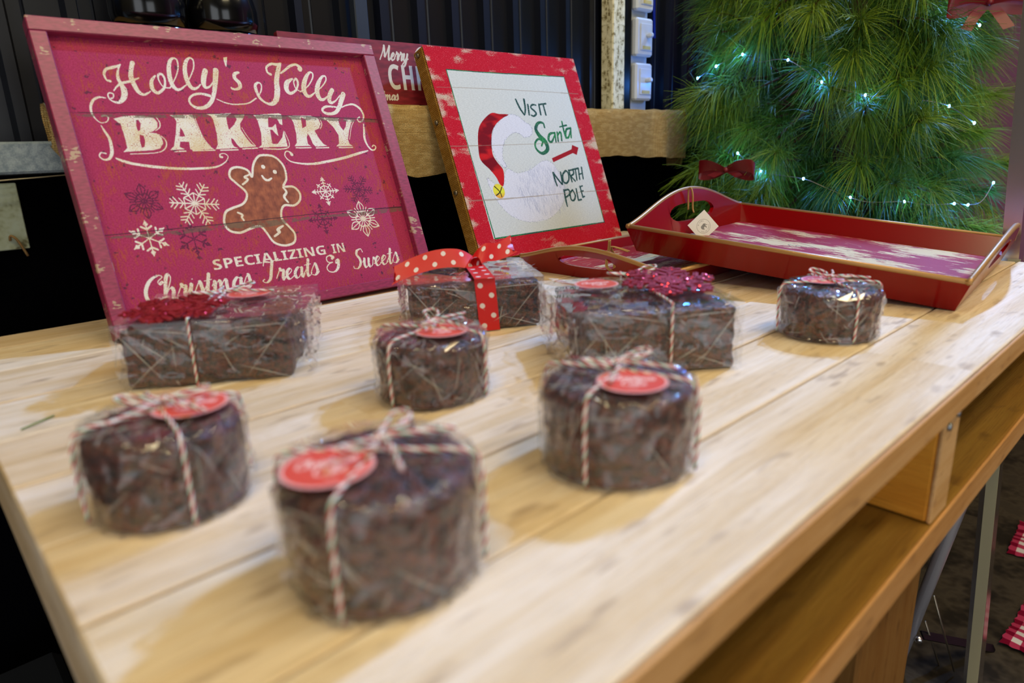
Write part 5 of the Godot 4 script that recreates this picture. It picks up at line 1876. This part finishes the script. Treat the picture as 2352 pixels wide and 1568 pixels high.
func trays() -> void:
	var low := tray(Vector3(1.085, T, -0.71), Basis(Vector3.UP, 0.01), 0.50, 0.285, 0.026, 0.012, 0.012, 0.026, "lower red lacquered tray with gold rim, under the tilted one")
	string_loop(low, [Vector3(-0.268, 0.068, 0.05), Vector3(-0.262, 0.052, 0.044), Vector3(-0.270, 0.03, 0.046), Vector3(-0.258, 0.02, 0.05), Vector3(-0.250, 0.04, 0.046), Vector3(-0.258, 0.058, 0.046), Vector3(-0.245, 0.05, 0.07)])
	var u := Vector3(0.0991, -0.0923, 0.9908).normalized()
	var w := Vector3(0.995, 0, -0.0995).normalized()
	var v := w.cross(u) * -1.0
	if v.y < 0:
		v = -v
	var b := Basis(u, v, u.cross(v)).orthonormalized()
	var up := tray(Vector3(1.1186, T + 0.0212, -0.4606), b, 0.4506, 0.4007, 0.041, 0.021, 0.012, 0.044, "upper red lacquered tray tilted across the lower one, with a white tag")
	# string and tag through the left hand hole (front end is +x, so the tag end is -x)
	string_loop(up, [Vector3(-0.232, 0.05, 0.02), Vector3(-0.236, 0.082, 0.02), Vector3(-0.23, 0.09, 0.024), Vector3(-0.222, 0.078, 0.03), Vector3(-0.218, 0.056, 0.032), Vector3(-0.214, 0.05, 0.034)])
	var tg := thing("swing_tag", "square white card tag with a round elephant emblem on the upper tray", "tag", up.transform * Vector3(-0.198, 0.026, 0.022))
	tg.basis = Basis.looking_at(Vector3(0.62, -0.12, -0.74), Vector3.UP) * Basis(Vector3.BACK, 0.72)
	part(tg, "card", box(Vector3(0.04, 0.04, 0.0008)), M.card_plain, Vector3(0, 0, -0.0006))
	part(tg, "printed_face", sheet(Vector2(-0.02, -0.02), Vector2(0.02, 0.02), 0.0), M.card)

func cakes() -> void:
	# round cakes: angle of the strand that faces the camera, sticker offset, sticker turn
	var d := PI / 180.0
	round_cake(Vector3(0.1608, T, -0.2783), 0.0515, 0.062, 1, "nearest round wrapped cake, front centre, sticker at its left edge", [(120 + 25) * d, (120 - 75) * d], Vector3(-0.0265, 0, -0.001), -0.746 + 0.35, 0.4)
	round_cake(Vector3(0.1049, T, -0.4379), 0.0480, 0.058, 2, "leftmost round wrapped cake, at the bench's left end", [(103 - 8) * d, (103 + 78) * d], Vector3(0.0158, 0, 0.0066), -0.746 + 0.15, -0.4)
	round_cake(Vector3(0.3433, T, -0.2675), 0.0530, 0.061, 3, "round wrapped cake in front of the square cake with the right-hand glitter snowflake", [(142 + 21) * d, (142 - 70) * d], Vector3(-0.0120, 0, 0.0210), -0.746 - 0.12, -0.3)
	round_cake(Vector3(0.3372, T, -0.4717), 0.0505, 0.057, 4, "round wrapped cake in the middle, in front of the polka dot ribbon cake", [(125 + 43) * d, (125 - 60) * d], Vector3(0.0006, 0, 0.0172), -0.746, 0.9)
	round_cake(Vector3(0.7503, T, -0.2928), 0.0525, 0.055, 5, "farthest round wrapped cake, in front of the upper red tray", [(158 - 29) * d, (158 + 70) * d], Vector3(0.0028, 0, -0.0104), -0.746, 1.2)
	# square cakes
	var t := block_cake(Vector3(0.244, T, -0.711), -32.5 * d, Vector3(0.158, 0.063, 0.145), 11, "square wrapped cake with red glitter snowflake, directly in front of the bakery sign", 0.0, 0.02)
	round_the_block(t, -0.012, Vector3(0.158, 0.063, 0.145))
	snowflake(t, Vector3(-0.032, 0.0705, 0.036), 0.3, Basis(Vector3.RIGHT, 0.06), 0.049, 21)
	sticker_on(t, Vector3(0.0266, 0.0695, -0.0205), 0.1)
	bow_of_twine(t, Vector3(0.0, 0.0695, -0.03), 0.7, 0.034)
	t = block_cake(Vector3(0.5415, T, -0.6635), -32.5 * d, Vector3(0.160, 0.060, 0.148), 12, "square wrapped cake tied with red and white polka dot ribbon", 0.012, 0.0)
	polka(t, Vector3(0.160, 0.060, 0.148))
	t = block_cake(Vector3(0.554, T, -0.407), -35.0 * d, Vector3(0.150, 0.065, 0.150), 13, "square wrapped cake with red glitter snowflake beside the farthest round cake", 0.022, 0.0)
	round_the_block(t, 0.006, Vector3(0.150, 0.065, 0.150))
	snowflake(t, Vector3(0.032, 0.0745, 0.0), 0.1, Basis(Vector3.RIGHT, 0.1), 0.05, 22)
	sticker_on(t, Vector3(-0.0385, 0.0715, -0.0195), 0.1)
	bow_of_twine(t, Vector3(0.012, 0.0715, -0.055), 0.5, 0.034)

func polka(t: Node, size: Vector3) -> void:
	var x := 0.009
	var H := size.y + 0.0048
	var D := size.z / 2 + 0.005
	var w := 0.0245
	part(t, "ribbon", strip([Vector3(x + 0.004, 0.001, D), Vector3(x + 0.002, H * 0.5, D + 0.0005), Vector3(x, H - 0.003, D), Vector3(x, H, D - 0.003), Vector3(x, H + 0.001, 0), Vector3(x, H, -D + 0.003), Vector3(x, H - 0.003, -D), Vector3(x, 0.001, -D)], Vector3.RIGHT, w, w), M.ribbon)
	var k := Vector3(x, H + 0.003, -0.012)
	part(t, "ribbon_tail", strip([k, k + Vector3(-0.02, 0.009, 0.006), k + Vector3(-0.05, 0.010, 0.012), k + Vector3(-0.082, 0.003, 0.018), k + Vector3(-0.106, -0.006, 0.022)], [Vector3(0.1, 0.5, -0.7), Vector3(0, 0.85, -0.45), Vector3(0, 0.9, -0.4), Vector3(0.1, 0.85, -0.5), Vector3(0.15, 0.8, -0.5)], w, w, 4, 0.0, 0.014), M.ribbon)
	part(t, "ribbon_tail", strip([k, k + Vector3(0.014, 0.012, -0.004), k + Vector3(0.034, 0.012, -0.012), k + Vector3(0.058, 0.02, -0.022)], [Vector3(-0.1, 0.5, -0.7), Vector3(0.1, 0.9, -0.4), Vector3(0.1, 0.9, -0.4), Vector3(-0.3, 0.9, -0.4)], w, w, 4, 0.0, 0.014), M.ribbon)
	part(t, "ribbon_knot", strip([k + Vector3(-0.008, -0.004, 0), k + Vector3(-0.005, 0.006, 0.003), k + Vector3(0.004, 0.008, 0.003), k + Vector3(0.009, -0.003, 0)], Vector3(0.1, 0.1, 1), 0.016, w), M.ribbon)

func stand() -> void:
	var t := thing("chrome_stand", "folding chrome stand with broad upright and slanted leg right of the bench", "stand", Vector3(1.42, 0, 0))
	part(t, "upright", tube4([Vector3(0, 0.0, -0.196), Vector3(0, T + 0.9, -0.315)], 0.017, 0.013), M.chrome)
	part(t, "cover_strip", tube4([Vector3(-0.0175, 0.0, -0.194), Vector3(-0.0175, T + 0.0, -0.2485)], 0.001, 0.009), M.satin_metal)
	part(t, "slanted_leg", tube([Vector3(0, 0.0, -0.335), Vector3(0, T - 0.2, -0.225)], 0.0125, 16), M.dull_chrome)
	part(t, "brace", tube4([Vector3(0.012, 0.09, -0.3), Vector3(0.2, 0.0, -0.2)], 0.009, 0.002), M.black_metal)
	part(t, "bolt", lathe([[0.0001, 0.006], [0.006, 0.005], [0.008, 0.001], [0.008, -0.003], [0.0001, -0.003]], 12), M.chrome, Vector3(-0.002, 0.085, -0.302), Basis(Vector3.BACK, PI / 2))
	part(t, "stay_wire", tube([Vector3(0, 0.2, -0.288), Vector3(0.05, 0.01, -0.24)], 0.002, 6), M.wire)
	part(t, "stay_wire", tube([Vector3(0.02, 0.12, -0.3), Vector3(0.06, 0.0, -0.27)], 0.002, 6), M.wire)

func tube4(p: Array, hy: float, hz: float) -> ArrayMesh:
	# a square tube between two points
	var d: Vector3 = (p[1] - p[0]).normalized()
	var sx := Vector3.RIGHT if absf(d.x) < 0.9 else Vector3.BACK
	var sz := d.cross(sx).normalized()
	sx = sz.cross(d).normalized()
	var s := begin()
	var c := []
	for e in 2:
		for q in [[-1, -1], [-1, 1], [1, 1], [1, -1]]:
			c.append(p[e] + sx * hy * q[0] + sz * hz * q[1])
	for k in 4:
		var n := (k + 1) % 4
		quad(s, c[k], c[4 + k], c[4 + n], c[n])
	quad(s, c[0], c[1], c[2], c[3])
	quad(s, c[7], c[6], c[5], c[4])
	return finish(s)

func floor_things() -> void:
	var k := 0
	for q in [[Vector3(2.164, 0.0, -0.174), 0.1, 0.05], [Vector3(1.734, 0.0, -0.093), 0.1, -0.04]]:
		var rows := []
		var n := 16
		var half: float = q[1]
		for i in n + 1:
			var row := PackedVector3Array()
			for j in n + 1:
				var edge := 0.004 * ((i + j) % 2) if i == 0 or j == 0 or i == n or j == n else 0.0
				var p := Vector3(-half + 2 * half * j / n, 0, -half + 2 * half * i / n)
				p -= p.normalized() * edge
				row.append(Vector3(p.x, 0.003 + 0.006 * (1.0 + sin(p.x * 40 + k) * cos(p.z * 34)), p.z).rotated(Vector3.UP, q[2]))
			rows.append(row)
		var s := begin(true)
		put_grid(s, rows, half * 2 / 0.036, half * 2 / 0.036, true)
		part_thing("gingham_cloth", ["farther red and white gingham cloth with pinked edges on the floor", "nearer red and white gingham cloth with pinked edges on the floor"][k], "cloth", finish(s), M.gingham, q[0])
		k += 1
	part_thing("fallen_needle", "single green pine needle lying on the bench's left end", "needle", tube([Vector3(0, 0.0008, 0), Vector3(0.012, 0.0012, -0.006), Vector3(0.026, 0.0008, -0.016)], 0.0007, 5), M.needle[0], Vector3(0.052, T, -0.655))
	var t := thing("storage_tub", "dark blue-grey storage tub on the floor past the bench's left end", "tub", Vector3(-0.12, 0, -0.86))
	part(t, "body", box(Vector3(0.34, 0.4, 0.4), 0.02), M.dark_tub, Vector3(0, 0.2, 0))
	part(t, "lid", box(Vector3(0.37, 0.03, 0.43), 0.01), M.dark_tub, Vector3(0, 0.415, 0))
